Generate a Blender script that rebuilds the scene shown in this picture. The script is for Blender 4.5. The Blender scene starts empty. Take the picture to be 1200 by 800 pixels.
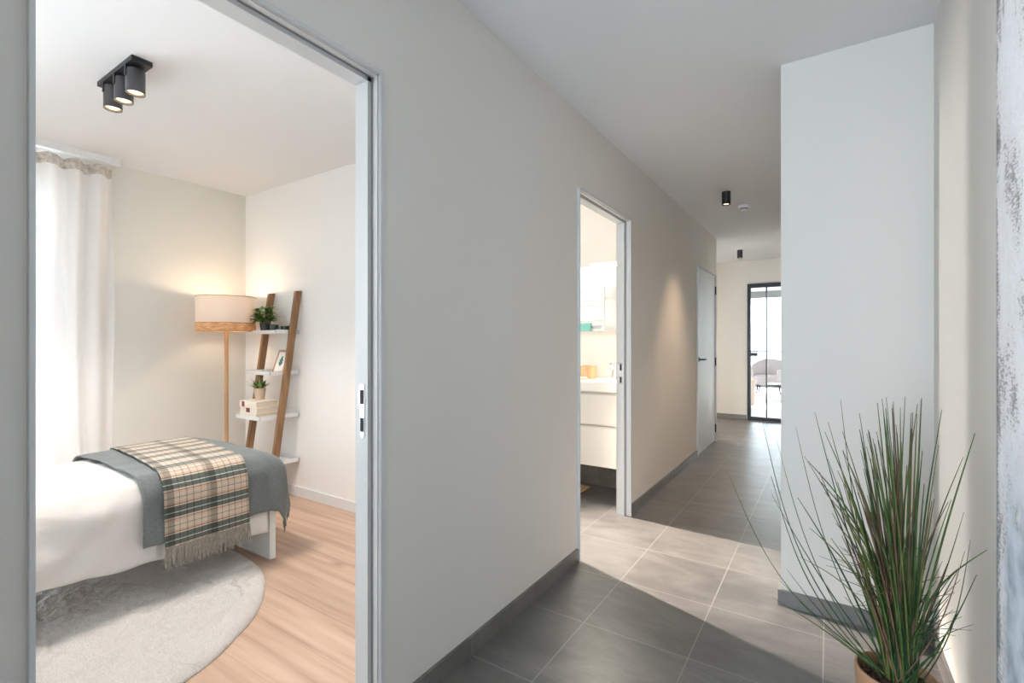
import bpy, bmesh, math, random
from mathutils import Vector, Matrix, noise
random.seed(7)
PI = math.pi
SC = bpy.context.scene
COL = SC.collection
R = math.radians

# ------------------------------------------------------------------ camera
cam_d = bpy.data.cameras.new('camera'); cam = bpy.data.objects.new('camera', cam_d); COL.objects.link(cam)
cam_d.sensor_width = 36.0; cam_d.lens = 17.0; cam_d.clip_start = 0.02; cam_d.clip_end = 500
cam_d.shift_y = 1.0 / 1200.0
cam.location = (0, 0, 1.215)
cam.rotation_euler = (R(90), 0, math.atan(371 / 566.7))
SC.camera = cam

# ------------------------------------------------------------------ world, sun, area lights, exposure
SC.view_settings.view_transform = 'Standard'; SC.view_settings.look = 'None'
SC.view_settings.gamma = 1.0; SC.view_settings.use_curve_mapping = False
SC.view_settings.exposure = 1.68
w = bpy.data.worlds.new('sky'); SC.world = w; w.use_nodes = True
w.node_tree.nodes['Background'].inputs[0].default_value = (0.86, 0.93, 1.0, 1)
w.node_tree.nodes['Background'].inputs[1].default_value = 3.6
try:
    SC.cycles.max_bounces = 10; SC.cycles.diffuse_bounces = 7; SC.cycles.sample_clamp_indirect = 6
    SC.cycles.use_denoising = True
except Exception:
    pass

def light(name, kind, loc, energy, col, rot=(0, 0, 0), parent=None, **kw):
    d = bpy.data.lights.new(name, kind); d.energy = energy; d.color = col
    for k, v in kw.items(): setattr(d, k, v)
    o = bpy.data.objects.new(name, d); COL.objects.link(o); o.location = loc; o.rotation_euler = rot
    if parent:
        o.parent = parent; o.location = Vector(loc) - parent.location
    return o
COOL = (0.86, 0.93, 1.0); WARM = (1.0, 0.76, 0.52)
light('sun', 'SUN', (0, 20, 9), 3.2, (1.0, 0.97, 0.93), (R(-64), 0, R(-8)), angle=R(1.0))
light('bedroom_daylight', 'AREA', (-4.50, 0.12, 1.25), 57, (0.80, 0.90, 1.0), (0, R(-90), 0), shape='RECTANGLE', size=2.2, size_y=1.95)
light('entrance_daylight', 'AREA', (-0.60, -2.95, 1.25), 33, (0.72, 0.86, 1.0), (R(90), 0, 0), shape='RECTANGLE', size=0.40, size_y=1.8)
light('bathroom_daylight', 'AREA', (-4.42, 3.42, 1.80), 49, (1.0, 0.93, 0.85), (0, R(-90), 0), shape='RECTANGLE', size=1.0, size_y=0.34)
light('corridor_fill', 'AREA', (-3.14, 6.95, 1.10), 15, (1.0, 0.95, 0.88), Vector((0.80, -0.50, -0.16)).to_track_quat('-Z', 'Y').to_euler(), shape='RECTANGLE', size=0.38, size_y=1.05, spread=R(75))  # added fill light in the unseen side passage, brightens the mid corridor

# ------------------------------------------------------------------ materials
def new_mat(name):
    m = bpy.data.materials.new(name); m.use_nodes = True
    nt = m.node_tree; b = nt.nodes['Principled BSDF']
    return m, nt, b
def N(nt, t, **kw):
    n = nt.nodes.new(t)
    for k, v in kw.items():
        if k.startswith('i_'): n.inputs[int(k[2:])].default_value = v
        else: setattr(n, k, v)
    return n
def bump(nt, b, src, strength=0.2, dist=0.01):
    bp = N(nt, 'ShaderNodeBump'); bp.inputs['Strength'].default_value = strength; bp.inputs['Distance'].default_value = dist
    nt.links.new(src, bp.inputs['Height']); nt.links.new(bp.outputs[0], b.inputs['Normal'])
def ramp(nt, src, stops, interp='LINEAR'):
    r = N(nt, 'ShaderNodeValToRGB'); cr = r.color_ramp; cr.interpolation = interp
    while len(cr.elements) < len(stops): cr.elements.new(0.5)
    for e, (p, c) in zip(cr.elements, stops):
        e.position = p; e.color = (c[0], c[1], c[2], 1)
    nt.links.new(src, r.inputs[0]); return r
def pos_map(nt, scale=(1, 1, 1), loc=(0, 0, 0), rot=(0, 0, 0)):
    g = N(nt, 'ShaderNodeNewGeometry'); mp = N(nt, 'ShaderNodeMapping')
    mp.inputs['Scale'].default_value = scale; mp.inputs['Location'].default_value = loc; mp.inputs['Rotation'].default_value = rot
    nt.links.new(g.outputs['Position'], mp.inputs[0]); return mp.outputs[0]
def obj_map(nt, scale=(1, 1, 1)):
    g = N(nt, 'ShaderNodeTexCoord'); mp = N(nt, 'ShaderNodeMapping'); mp.inputs['Scale'].default_value = scale
    nt.links.new(g.outputs['Object'], mp.inputs[0]); return mp.outputs[0]
def plain(name, col, rough=0.5, metal=0.0, nscale=0, nstr=0.1, var=0.0, spec=0.5):
    m, nt, b = new_mat(name)
    b.inputs['Base Color'].default_value = (*col, 1); b.inputs['Roughness'].default_value = rough
    b.inputs['Metallic'].default_value = metal; b.inputs['Specular IOR Level'].default_value = spec
    if nscale:
        n = N(nt, 'ShaderNodeTexNoise'); n.inputs['Scale'].default_value = nscale; n.inputs['Detail'].default_value = 4
        nt.links.new(obj_map(nt), n.inputs['Vector'])
        bump(nt, b, n.outputs[0], nstr, 0.002)
        if var:
            r = ramp(nt, n.outputs[0], [(0.3, [c * (1 - var) for c in col]), (0.7, [min(1, c * (1 + var)) for c in col])])
            nt.links.new(r.outputs[0], b.inputs['Base Color'])
    return m
def wall_paint(name, col):
    return plain(name, col, 0.85, nscale=60, nstr=0.04, spec=0.2)
PAINT = wall_paint('greige_paint', (0.69, 0.665, 0.63))
PAINT_BED = wall_paint('bedroom_paint', (0.73, 0.71, 0.665))
CEIL = wall_paint('ceiling_paint', (0.72, 0.725, 0.735))
WHITE = plain('white_lacquer', (0.75, 0.76, 0.77), 0.4, spec=0.35)
FRAMEP = plain('door_frame_lacquer', (0.60, 0.61, 0.62), 0.45, spec=0.3)
DOORW = plain('white_door', (0.66, 0.67, 0.68), 0.5, spec=0.3)
BLACK = plain('black_metal', (0.018, 0.018, 0.02), 0.45, 0.3)
ANTHRACITE = plain('anthracite_metal', (0.035, 0.037, 0.042), 0.4, 0.5)
CHROME = plain('chrome', (0.85, 0.85, 0.86), 0.12, 1.0)
STEEL = plain('brushed_steel', (0.62, 0.65, 0.68), 0.3, 1.0)
SLOT = plain('dark_slot', (0.01, 0.01, 0.012), 0.8)
CERAMIC = plain('white_ceramic', (0.88, 0.87, 0.86), 0.12)
MIRROR = plain('mirror_glass', (0.92, 0.93, 0.93), 0.02, 1.0)

def tile_mat(name, base, light_c, joint, w=0.436, h=0.44, ox=0.017, oy=-1.487 + 0.44 * 12, ms=0.0045, rough=0.34):
    m, nt, b = new_mat(name)
    v = pos_map(nt, loc=(ox + 0.436 * 20, oy, 0))
    br = N(nt, 'ShaderNodeTexBrick', offset=0.0, squash=1.0)
    br.inputs['Scale'].default_value = 1.0; br.inputs['Brick Width'].default_value = w; br.inputs['Row Height'].default_value = h
    br.inputs['Mortar Size'].default_value = ms * 0.5; br.inputs['Mortar Smooth'].default_value = 0.1; br.inputs['Bias'].default_value = 0.0
    br.inputs['Color1'].default_value = (0.92, 0.92, 0.92, 1); br.inputs['Color2'].default_value = (1.06, 1.05, 1.04, 1); br.inputs['Mortar'].default_value = (1, 1, 1, 1)
    nt.links.new(v, br.inputs['Vector'])
    n1 = N(nt, 'ShaderNodeTexNoise'); n1.inputs['Scale'].default_value = 2.2; n1.inputs['Detail'].default_value = 9; n1.inputs['Roughness'].default_value = 0.62; n1.inputs['Distortion'].default_value = 0.8
    nt.links.new(pos_map(nt, scale=(1, 2.6, 1), rot=(0, 0, 0.55)), n1.inputs['Vector'])
    r1 = ramp(nt, n1.outputs[0], [(0.34, base), (0.5, [(a + c) / 2 for a, c in zip(base, light_c)]), (0.66, light_c)])
    n2 = N(nt, 'ShaderNodeTexNoise'); n2.inputs['Scale'].default_value = 20; n2.inputs['Detail'].default_value = 6; n2.inputs['Roughness'].default_value = 0.75
    nt.links.new(pos_map(nt, scale=(1, 5, 1), rot=(0, 0, 0.5)), n2.inputs['Vector'])
    r2 = ramp(nt, n2.outputs[0], [(0.3, (0.74, 0.74, 0.74)), (0.72, (1.18, 1.18, 1.18))])
    mx = N(nt, 'ShaderNodeMixRGB', blend_type='MULTIPLY'); mx.inputs[0].default_value = 1
    nt.links.new(r1.outputs[0], mx.inputs[1]); nt.links.new(r2.outputs[0], mx.inputs[2])
    mx2 = N(nt, 'ShaderNodeMixRGB', blend_type='MULTIPLY'); mx2.inputs[0].default_value = 1
    nt.links.new(mx.outputs[0], mx2.inputs[1]); nt.links.new(br.outputs['Color'], mx2.inputs[2])
    mj = N(nt, 'ShaderNodeMixRGB'); mj.inputs[2].default_value = (*joint, 1)
    nt.links.new(br.outputs['Fac'], mj.inputs[0]); nt.links.new(mx2.outputs[0], mj.inputs[1])
    nt.links.new(mj.outputs[0], b.inputs['Base Color'])
    rr = ramp(nt, n2.outputs[0], [(0.3, (rough - 0.06,) * 3), (0.75, (rough + 0.14,) * 3)]); nt.links.new(rr.outputs[0], b.inputs['Roughness'])
    ad = N(nt, 'ShaderNodeMath', operation='SUBTRACT'); nt.links.new(n2.outputs[0], ad.inputs[0]); nt.links.new(br.outputs['Fac'], ad.inputs[1])
    bump(nt, b, ad.outputs[0], 0.10, 0.0015); b.inputs['Specular IOR Level'].default_value = 1.0
    return m
TILE = tile_mat('grey_stone_tile', (0.092, 0.0885, 0.0865), (0.165, 0.158, 0.152), (0.235, 0.228, 0.22))
SKIRT = tile_mat('grey_tile_skirting', (0.118, 0.113, 0.110), (0.168, 0.161, 0.156), (0.2, 0.19, 0.18), w=50, h=0.88)

def oak_floor():
    m, nt, b = new_mat('oak_laminate')
    v = pos_map(nt, loc=(8.13, 6.06, 0))
    br = N(nt, 'ShaderNodeTexBrick', offset=0.37, offset_frequency=2, squash=1.0)
    br.inputs['Scale'].default_value = 1.0; br.inputs['Brick Width'].default_value = 1.85; br.inputs['Row Height'].default_value = 0.19
    br.inputs['Mortar Size'].default_value = 0.0009; br.inputs['Mortar Smooth'].default_value = 0.1
    br.inputs['Color1'].default_value = (0.88, 0.87, 0.86, 1); br.inputs['Color2'].default_value = (1.08, 1.07, 1.06, 1); br.inputs['Mortar'].default_value = (0.7, 0.65, 0.6, 1)
    nt.links.new(v, br.inputs['Vector'])
    n1 = N(nt, 'ShaderNodeTexNoise'); n1.inputs['Scale'].default_value = 3.0; n1.inputs['Detail'].default_value = 8; n1.inputs['Distortion'].default_value = 0.12
    nt.links.new(pos_map(nt, scale=(0.45, 8, 1)), n1.inputs['Vector'])
    r1 = ramp(nt, n1.outputs[0], [(0.28, (0.42, 0.275, 0.195)), (0.5, (0.55, 0.385, 0.285)), (0.75, (0.64, 0.47, 0.36))])
    vo = N(nt, 'ShaderNodeTexVoronoi'); vo.inputs['Scale'].default_value = 1.0
    nt.links.new(pos_map(nt, scale=(1.9, 4.6, 1)), vo.inputs['Vector'])
    rk = ramp(nt, vo.outputs['Distance'], [(0.0, (0.42, 0.34, 0.28)), (0.07, (0.75, 0.7, 0.66)), (0.16, (1, 1, 1))])
    mx = N(nt, 'ShaderNodeMixRGB', blend_type='MULTIPLY'); mx.inputs[0].default_value = 0.75
    nt.links.new(r1.outputs[0], mx.inputs[1]); nt.links.new(rk.outputs[0], mx.inputs[2])
    mx2 = N(nt, 'ShaderNodeMixRGB', blend_type='MULTIPLY'); mx2.inputs[0].default_value = 1
    nt.links.new(mx.outputs[0], mx2.inputs[1]); nt.links.new(br.outputs['Color'], mx2.inputs[2])
    nt.links.new(mx2.outputs[0], b.inputs['Base Color']); b.inputs['Roughness'].default_value = 0.42
    bump(nt, b, n1.outputs[0], 0.08, 0.002)
    return m
OAK = oak_floor()
def wood(name, dark, lite, sc=(30, 30, 3), rough=0.5):
    m, nt, b = new_mat(name)
    n1 = N(nt, 'ShaderNodeTexNoise'); n1.inputs['Scale'].default_value = 1.0; n1.inputs['Detail'].default_value = 6; n1.inputs['Distortion'].default_value = 0.7
    nt.links.new(pos_map(nt, scale=sc), n1.inputs['Vector'])
    r1 = ramp(nt, n1.outputs[0], [(0.3, dark), (0.7, lite)])
    nt.links.new(r1.outputs[0], b.inputs['Base Color']); b.inputs['Roughness'].default_value = rough
    bump(nt, b, n1.outputs[0], 0.15, 0.002)
    return m
WALNUT = wood('ladder_wood', (0.20, 0.098, 0.042), (0.35, 0.195, 0.095))
LAMPWOOD = wood('pale_pole_wood', (0.50, 0.27, 0.13), (0.62, 0.37, 0.2))
BAMBOO = wood('bamboo_wood', (0.46, 0.30, 0.15), (0.62, 0.44, 0.25), (60, 8, 8))

def glass(name, col=(0.97, 0.99, 0.99)):
    m = bpy.data.materials.new(name); m.use_nodes = True; nt = m.node_tree; nt.nodes.clear()
    o = N(nt, 'ShaderNodeOutputMaterial'); t = N(nt, 'ShaderNodeBsdfTransparent'); g = N(nt, 'ShaderNodeBsdfGlossy'); mx = N(nt, 'ShaderNodeMixShader'); f = N(nt, 'ShaderNodeFresnel')
    t.inputs[0].default_value = (*col, 1); g.inputs['Roughness'].default_value = 0.02; f.inputs[0].default_value = 1.45
    nt.links.new(f.outputs[0], mx.inputs[0]); nt.links.new(t.outputs[0], mx.inputs[1]); nt.links.new(g.outputs[0], mx.inputs[2]); nt.links.new(mx.outputs[0], o.inputs[0])
    return m
GLASS = glass('clear_glass')
def emit(name, col, s):
    m = bpy.data.materials.new(name); m.use_nodes = True; nt = m.node_tree; b = nt.nodes['Principled BSDF']
    b.inputs['Base Color'].default_value = (*col, 1); b.inputs['Emission Color'].default_value = (*col, 1); b.inputs['Emission Strength'].default_value = s
    return m
BULB = emit('warm_bulb', (1.0, 0.72, 0.36), 1.6)
LED = emit('led_strip', (1.0, 0.95, 0.86), 1.6)
def fabric(name, col, trans=0.0, transp=0.0, scale=350, strength=0.3, var=0.06, rough=0.95, coarse=0, coarse_str=0.4):
    m, nt, b = new_mat(name)
    n = N(nt, 'ShaderNodeTexNoise'); n.inputs['Scale'].default_value = scale; n.inputs['Detail'].default_value = 5; n.inputs['Roughness'].default_value = 0.7
    nt.links.new(pos_map(nt), n.inputs['Vector'])
    r = ramp(nt, n.outputs[0], [(0.3, [c * (1 - var) for c in col]), (0.7, [min(1, c * (1 + var)) for c in col])])
    nt.links.new(r.outputs[0], b.inputs['Base Color']); b.inputs['Roughness'].default_value = rough
    b.inputs['Specular IOR Level'].default_value = 0.15; b.inputs['Sheen Weight'].default_value = 0.25; b.inputs['Sheen Roughness'].default_value = 0.5
    src = n.outputs[0]
    if coarse:
        n2 = N(nt, 'ShaderNodeTexNoise'); n2.inputs['Scale'].default_value = coarse; n2.inputs['Detail'].default_value = 6; n2.inputs['Distortion'].default_value = 0.6
        nt.links.new(pos_map(nt), n2.inputs['Vector'])
        ad = N(nt, 'ShaderNodeMath', operation='MULTIPLY_ADD'); ad.inputs[1].default_value = 3.0
        nt.links.new(n2.outputs[0], ad.inputs[0]); nt.links.new(n.outputs[0], ad.inputs[2]); src = ad.outputs[0]
    bump(nt, b, src, strength, 0.003 if not coarse else 0.01)
    if trans or transp:
        out = nt.nodes['Material Output']
        tl = N(nt, 'ShaderNodeBsdfTranslucent'); nt.links.new(r.outputs[0], tl.inputs[0])
        mx = N(nt, 'ShaderNodeMixShader'); mx.inputs[0].default_value = trans
        nt.links.new(b.outputs[0], mx.inputs[1]); nt.links.new(tl.outputs[0], mx.inputs[2])
        last = mx
        if transp:
            tr = N(nt, 'ShaderNodeBsdfTransparent'); mx2 = N(nt, 'ShaderNodeMixShader'); mx2.inputs[0].default_value = transp
            nt.links.new(mx.outputs[0], mx2.inputs[1]); nt.links.new(tr.outputs[0], mx2.inputs[2]); last = mx2
        nt.links.new(last.outputs[0], out.inputs[0])
    return m
CURTAIN = fabric('sheer_linen', (0.80, 0.775, 0.755), trans=0.05, transp=0.01, scale=260, strength=0.15)
HEADER = fabric('header_tape', (0.58, 0.52, 0.47), trans=0.1, scale=32, strength=0.5, var=0.38)
COTTON = fabric('white_cotton', (0.69, 0.67, 0.65), scale=400, strength=0.45, var=0.02, coarse=11, coarse_str=0.4)
WOOL = fabric('grey_wool', (0.150, 0.168, 0.172), scale=160, strength=0.7, var=0.28)
FRINGE = fabric('wool_fringe', (0.30, 0.275, 0.235), scale=120, strength=0.4, var=0.4)
RUG = fabric('fluffy_rug', (0.80, 0.755, 0.72), scale=150, strength=1.0, var=0.14, coarse=16)
SHADE = fabric('shade_linen', (0.80, 0.74, 0.69), trans=0.32, scale=300, strength=0.15)
TEAL = fabric('teal_towel', (0.16, 0.40, 0.37), scale=250, strength=0.5, var=0.15)

def plaid_mat():
    m, nt, b = new_mat('plaid_wool')
    uv = N(nt, 'ShaderNodeUVMap'); sp = N(nt, 'ShaderNodeSeparateXYZ'); nt.links.new(uv.outputs[0], sp.inputs[0])
    cream = (0.56, 0.485, 0.405); pink = (0.54, 0.40, 0.31); green = (0.115, 0.132, 0.118); brown = (0.22, 0.115, 0.085); white = (0.70, 0.70, 0.67)
    def stripes(out, period, stops, off=0.0):
        a = N(nt, 'ShaderNodeMath', operation='ADD'); a.inputs[1].default_value = off + 10 * period; nt.links.new(out, a.inputs[0])
        d = N(nt, 'ShaderNodeMath', operation='DIVIDE'); d.inputs[1].default_value = period; nt.links.new(a.outputs[0], d.inputs[0])
        fr = N(nt, 'ShaderNodeMath', operation='FRACT'); nt.links.new(d.outputs[0], fr.inputs[0])
        return ramp(nt, fr.outputs[0], stops, 'CONSTANT')
    s = stripes(sp.outputs[0], 0.128, [(0.0, green), (0.16, white), (0.18, green), (0.34, cream), (0.40, brown), (0.425, pink), (0.50, cream),
                (0.64, brown), (0.66, cream), (0.80, pink), (0.875, brown), (0.90, cream), (0.955, green)], 0.02)
    t = stripes(sp.outputs[1], 0.19, [(0.0, (0.30, 0.32, 0.30)), (0.16, (1, 1, 1)), (0.26, (0.55, 0.45, 0.42)), (0.28, (1, 1, 1)), (0.42, (0.50, 0.50, 0.46)), (0.45, (1, 1, 1)),
                (0.58, (0.5, 0.5, 0.46)), (0.61, (1, 1, 1)), (0.76, (0.6, 0.48, 0.44)), (0.78, (1, 1, 1)), (0.90, (0.62, 0.62, 0.6))], 0.06)
    mx = N(nt, 'ShaderNodeMixRGB', blend_type='MULTIPLY'); mx.inputs[0].default_value = 0.72
    nt.links.new(s.outputs[0], mx.inputs[1]); nt.links.new(t.outputs[0], mx.inputs[2])
    n = N(nt, 'ShaderNodeTexNoise'); n.inputs['Scale'].default_value = 240; n.inputs['Detail'].default_value = 4; nt.links.new(pos_map(nt), n.inputs['Vector'])
    r = ramp(nt, n.outputs[0], [(0.3, (0.82,) * 3), (0.7, (1.12,) * 3)])
    m2 = N(nt, 'ShaderNodeMixRGB', blend_type='MULTIPLY'); m2.inputs[0].default_value = 1
    nt.links.new(mx.outputs[0], m2.inputs[1]); nt.links.new(r.outputs[0], m2.inputs[2])
    nt.links.new(m2.outputs[0], b.inputs['Base Color']); b.inputs['Roughness'].default_value = 0.95; b.inputs['Specular IOR Level'].default_value = 0.1
    b.inputs['Sheen Weight'].default_value = 0.2
    bump(nt, b, n.outputs[0], 0.5, 0.002)
    return m
PLAID = plaid_mat()
def weave_mat():
    m, nt, b = new_mat('rattan_weave')
    n = N(nt, 'ShaderNodeTexNoise'); n.inputs['Scale'].default_value = 1.0; n.inputs['Detail'].default_value = 3
    nt.links.new(pos_map(nt, scale=(25, 25, 160)), n.inputs['Vector'])
    r = ramp(nt, n.outputs[0], [(0.35, (0.55, 0.33, 0.16)), (0.62, (0.85, 0.63, 0.40))])
    nt.links.new(r.outputs[0], b.inputs['Base Color']); b.inputs['Roughness'].default_value = 0.7
    tl = N(nt, 'ShaderNodeBsdfTranslucent'); nt.links.new(r.outputs[0], tl.inputs[0]); mx = N(nt, 'ShaderNodeMixShader'); mx.inputs[0].default_value = 0.4
    nt.links.new(b.outputs[0], mx.inputs[1]); nt.links.new(tl.outputs[0], mx.inputs[2]); nt.links.new(mx.outputs[0], nt.nodes['Material Output'].inputs[0])
    bump(nt, b, n.outputs[0], 0.6, 0.004)
    return m
WEAVE = weave_mat()
def canvas_mat():
    m, nt, b = new_mat('painted_canvas')
    v = pos_map(nt)
    n1 = N(nt, 'ShaderNodeTexNoise'); n1.inputs['Scale'].default_value = 5.5; n1.inputs['Detail'].default_value = 10; n1.inputs['Roughness'].default_value = 0.72; n1.inputs['Distortion'].default_value = 0.5
    nt.links.new(pos_map(nt, scale=(1, 1.5, 0.75)), n1.inputs['Vector'])
    n2 = N(nt, 'ShaderNodeTexNoise'); n2.inputs['Scale'].default_value = 1.0; n2.inputs['Detail'].default_value = 5
    nt.links.new(pos_map(nt, scale=(30, 60, 190), rot=(0.5, 0, 0)), n2.inputs['Vector'])
    ad = N(nt, 'ShaderNodeMath', operation='MULTIPLY_ADD'); ad.inputs[1].default_value = 0.38; nt.links.new(n2.outputs[0], ad.inputs[0]); nt.links.new(n1.outputs[0], ad.inputs[2])
    sp = N(nt, 'ShaderNodeSeparateXYZ'); nt.links.new(v, sp.inputs[0])
    # dry-brushed dark edge along the far side of the canvas
    ed = N(nt, 'ShaderNodeMapRange'); ed.inputs[1].default_value = 1.525; ed.inputs[2].default_value = 1.56; ed.inputs[3].default_value = 0.0; ed.inputs[4].default_value = 0.17
    nt.links.new(sp.outputs[1], ed.inputs[0])
    ad2 = N(nt, 'ShaderNodeMath', operation='ADD'); nt.links.new(ad.outputs[0], ad2.inputs[0]); nt.links.new(ed.outputs[0], ad2.inputs[1])
    r = ramp(nt, ad2.outputs[0], [(0.55, (0.80, 0.79, 0.81)), (0.74, (0.72, 0.70, 0.71)), (0.80, (0.40, 0.385, 0.385)), (0.94, (0.19, 0.185, 0.19))])
    # blue-grey passage in the lower part
    zr = N(nt, 'ShaderNodeMapRange'); zr.inputs[1].default_value = 1.05; zr.inputs[2].default_value = 0.75; nt.links.new(sp.outputs[2], zr.inputs[0])
    n3 = N(nt, 'ShaderNodeTexNoise'); n3.inputs['Scale'].default_value = 9; n3.inputs['Detail'].default_value = 8; nt.links.new(v, n3.inputs['Vector'])
    r3 = ramp(nt, n3.outputs[0], [(0.40, (0.55, 0.60, 0.66)), (0.52, (0.40, 0.46, 0.53)), (0.62, (0.22, 0.26, 0.32)), (0.70, (0.62, 0.62, 0.64))])
    mu = N(nt, 'ShaderNodeMath', operation='MULTIPLY'); mu.inputs[1].default_value = 0.85; nt.links.new(zr.outputs[0], mu.inputs[0])
    e2 = N(nt, 'ShaderNodeMapRange'); e2.inputs[1].default_value = 1.52; e2.inputs[2].default_value = 1.47; nt.links.new(sp.outputs[1], e2.inputs[0])
    mu2 = N(nt, 'ShaderNodeMath', operation='MULTIPLY'); nt.links.new(mu.outputs[0], mu2.inputs[0]); nt.links.new(e2.outputs[0], mu2.inputs[1])
    mx = N(nt, 'ShaderNodeMixRGB'); nt.links.new(mu2.outputs[0], mx.inputs[0]); nt.links.new(r.outputs[0], mx.inputs[1]); nt.links.new(r3.outputs[0], mx.inputs[2])
    nt.links.new(mx.outputs[0], b.inputs['Base Color']); b.inputs['Roughness'].default_value = 0.8
    bump(nt, b, ad.outputs[0], 0.6, 0.006)
    return m
CANVAS = canvas_mat()
def leaf(name, c1, c2):
    return fabric(name, [(a + b) / 2 for a, b in zip(c1, c2)], scale=30, strength=0.05, var=0.3, rough=0.5)
G_DEEP = plain('deep_green_blade', (0.022, 0.060, 0.018), 0.5, nscale=20, var=0.4)
G_MID = plain('mid_green_blade', (0.050, 0.098, 0.020), 0.5, nscale=20, var=0.4)
G_OLIVE = plain('olive_blade', (0.120, 0.130, 0.034), 0.55, nscale=20, var=0.4)
G_BROWN = plain('brown_blade', (0.150, 0.082, 0.048), 0.6, nscale=20, var=0.4)
G_LEAF = plain('bright_leaf', (0.15, 0.32, 0.055), 0.45, nscale=20, var=0.5)
G_SUC = plain('succulent_leaf', (0.22, 0.36, 0.08), 0.5, nscale=20, var=0.5)
TERRA = plain('brown_clay', (0.42, 0.235, 0.135), 0.6, nscale=35, nstr=0.25, var=0.12)
BARK = plain('bark_chips', (0.075, 0.040, 0.026), 0.85, nscale=40, nstr=0.7, var=0.5)
CHAR = plain('charcoal_pot', (0.045, 0.047, 0.055), 0.5)
DKGREEN = plain('dark_green_glass', (0.035, 0.06, 0.052), 0.2)
KRAFT = plain('kraft_pot', (0.55, 0.42, 0.32), 0.85, nscale=60, var=0.1)
BOOKC = plain('cream_book_cloth', (0.80, 0.74, 0.66), 0.7, nscale=200, nstr=0.2)
PAGES = plain('page_edges', (0.66, 0.56, 0.45), 0.9, nscale=300, nstr=0.4, var=0.08)
RED = plain('dark_red_label', (0.23, 0.05, 0.05), 0.6)
PAPER = plain('print_paper', (0.86, 0.87, 0.87), 0.7)
LEAFINK = plain('leaf_print_ink', (0.09, 0.20, 0.16), 0.7)
FRAMEW = wood('frame_wood', (0.42, 0.22, 0.13), (0.58, 0.34, 0.22))

# ------------------------------------------------------------------ mesh helpers
def box(bm, x0, x1, y0, y1, z0, z1, mi=0):
    vs = [bm.verts.new(p) for p in ((x0, y0, z0), (x1, y0, z0), (x1, y1, z0), (x0, y1, z0), (x0, y0, z1), (x1, y0, z1), (x1, y1, z1), (x0, y1, z1))]
    for f in ((3, 2, 1, 0), (4, 5, 6, 7), (0, 1, 5, 4), (1, 2, 6, 5), (2, 3, 7, 6), (3, 0, 4, 7)):
        bm.faces.new([vs[i] for i in f]).material_index = mi
    return vs
def hexa(bm, pts, mi=0):
    vs = [bm.verts.new(p) for p in pts]
    for f in ((3, 2, 1, 0), (4, 5, 6, 7), (0, 1, 5, 4), (1, 2, 6, 5), (2, 3, 7, 6), (3, 0, 4, 7)):
        bm.faces.new([vs[i] for i in f]).material_index = mi
def lathe(bm, prof, c=(0, 0, 0), seg=32, mi=0, cap=True):
    rings = []
    for r, z in prof:
        if r < 1e-6: rings.append([bm.verts.new((c[0], c[1], c[2] + z))])
        else: rings.append([bm.verts.new((c[0] + r * math.cos(2 * PI * k / seg), c[1] + r * math.sin(2 * PI * k / seg), c[2] + z)) for k in range(seg)])
    for a, b in zip(rings, rings[1:]):
        for k in range(seg):
            k2 = (k + 1) % seg
            if len(a) == 1 and len(b) == 1: continue
            if len(a) == 1: f = bm.faces.new((a[0], b[k2], b[k]))
            elif len(b) == 1: f = bm.faces.new((a[k], a[k2], b[0]))
            else: f = bm.faces.new((a[k], a[k2], b[k2], b[k]))
            f.material_index = mi
    return rings
def tube(bm, pts, rad, seg=8, mi=0, cap=True):
    pts = [Vector(p) for p in pts]
    if not hasattr(rad, '__len__'): rad = [rad] * len(pts)
    rings = []; prev = None
    for i, p in enumerate(pts):
        t = (pts[min(i + 1, len(pts) - 1)] - pts[max(i - 1, 0)]).normalized()
        if prev is None:
            a = t.orthogonal().normalized()
        else:
            a = (prev - t * prev.dot(t)).normalized()
        prev = a; b = t.cross(a)
        rings.append([bm.verts.new(p + (a * math.cos(2 * PI * k / seg) + b * math.sin(2 * PI * k / seg)) * rad[i]) for k in range(seg)])
    for r0, r1 in zip(rings, rings[1:]):
        for k in range(seg):
            bm.faces.new((r0[k], r0[(k + 1) % seg], r1[(k + 1) % seg], r1[k])).material_index = mi
    if cap:
        bm.faces.new(list(reversed(rings[0]))).material_index = mi; bm.faces.new(rings[-1]).material_index = mi
def disc_prism(bm, c, ax, r, h, seg=24, mi=0):
    c = Vector(c); tube(bm, [c, c + Vector(ax).normalized() * h], r, seg, mi)
def BM(): return bmesh.new()
def wloc(o):
    v = Vector((0, 0, 0))
    while o: v = v + o.location; o = o.parent
    return v
def build(name, bm, mats, parent=None, bevel=0, smooth=True, ang=35, origin=None):
    if not isinstance(mats, (list, tuple)): mats = [mats]
    if bevel:
        es = [e for e in bm.edges if len(e.link_faces) == 2 and e.calc_face_angle(0) > R(40)]
        bmesh.ops.bevel(bm, geom=es, offset=bevel, segments=2, affect='EDGES', profile=0.6, clamp_overlap=True)
    bmesh.ops.recalc_face_normals(bm, faces=bm.faces[:])
    me = bpy.data.meshes.new(name); o = bpy.data.objects.new(name, me); COL.objects.link(o)
    if parent:
        off = wloc(parent)
        if origin is not None:
            o.location = Vector(origin) - off; off = Vector(origin)
        o.parent = parent
    else:
        xs = [v.co for v in bm.verts]
        if origin is None:
            origin = ((min(v.x for v in xs) + max(v.x for v in xs)) / 2, (min(v.y for v in xs) + max(v.y for v in xs)) / 2, min(v.z for v in xs))
        off = Vector(origin); o.location = off
    bmesh.ops.translate(bm, vec=-off, verts=bm.verts[:])
    bm.to_mesh(me); bm.free()
    for m in mats: me.materials.append(m)
    if smooth:
        me.polygons.foreach_set('use_smooth', [True] * len(me.polygons)); me.set_sharp_from_angle(angle=R(ang))
    return o
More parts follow.
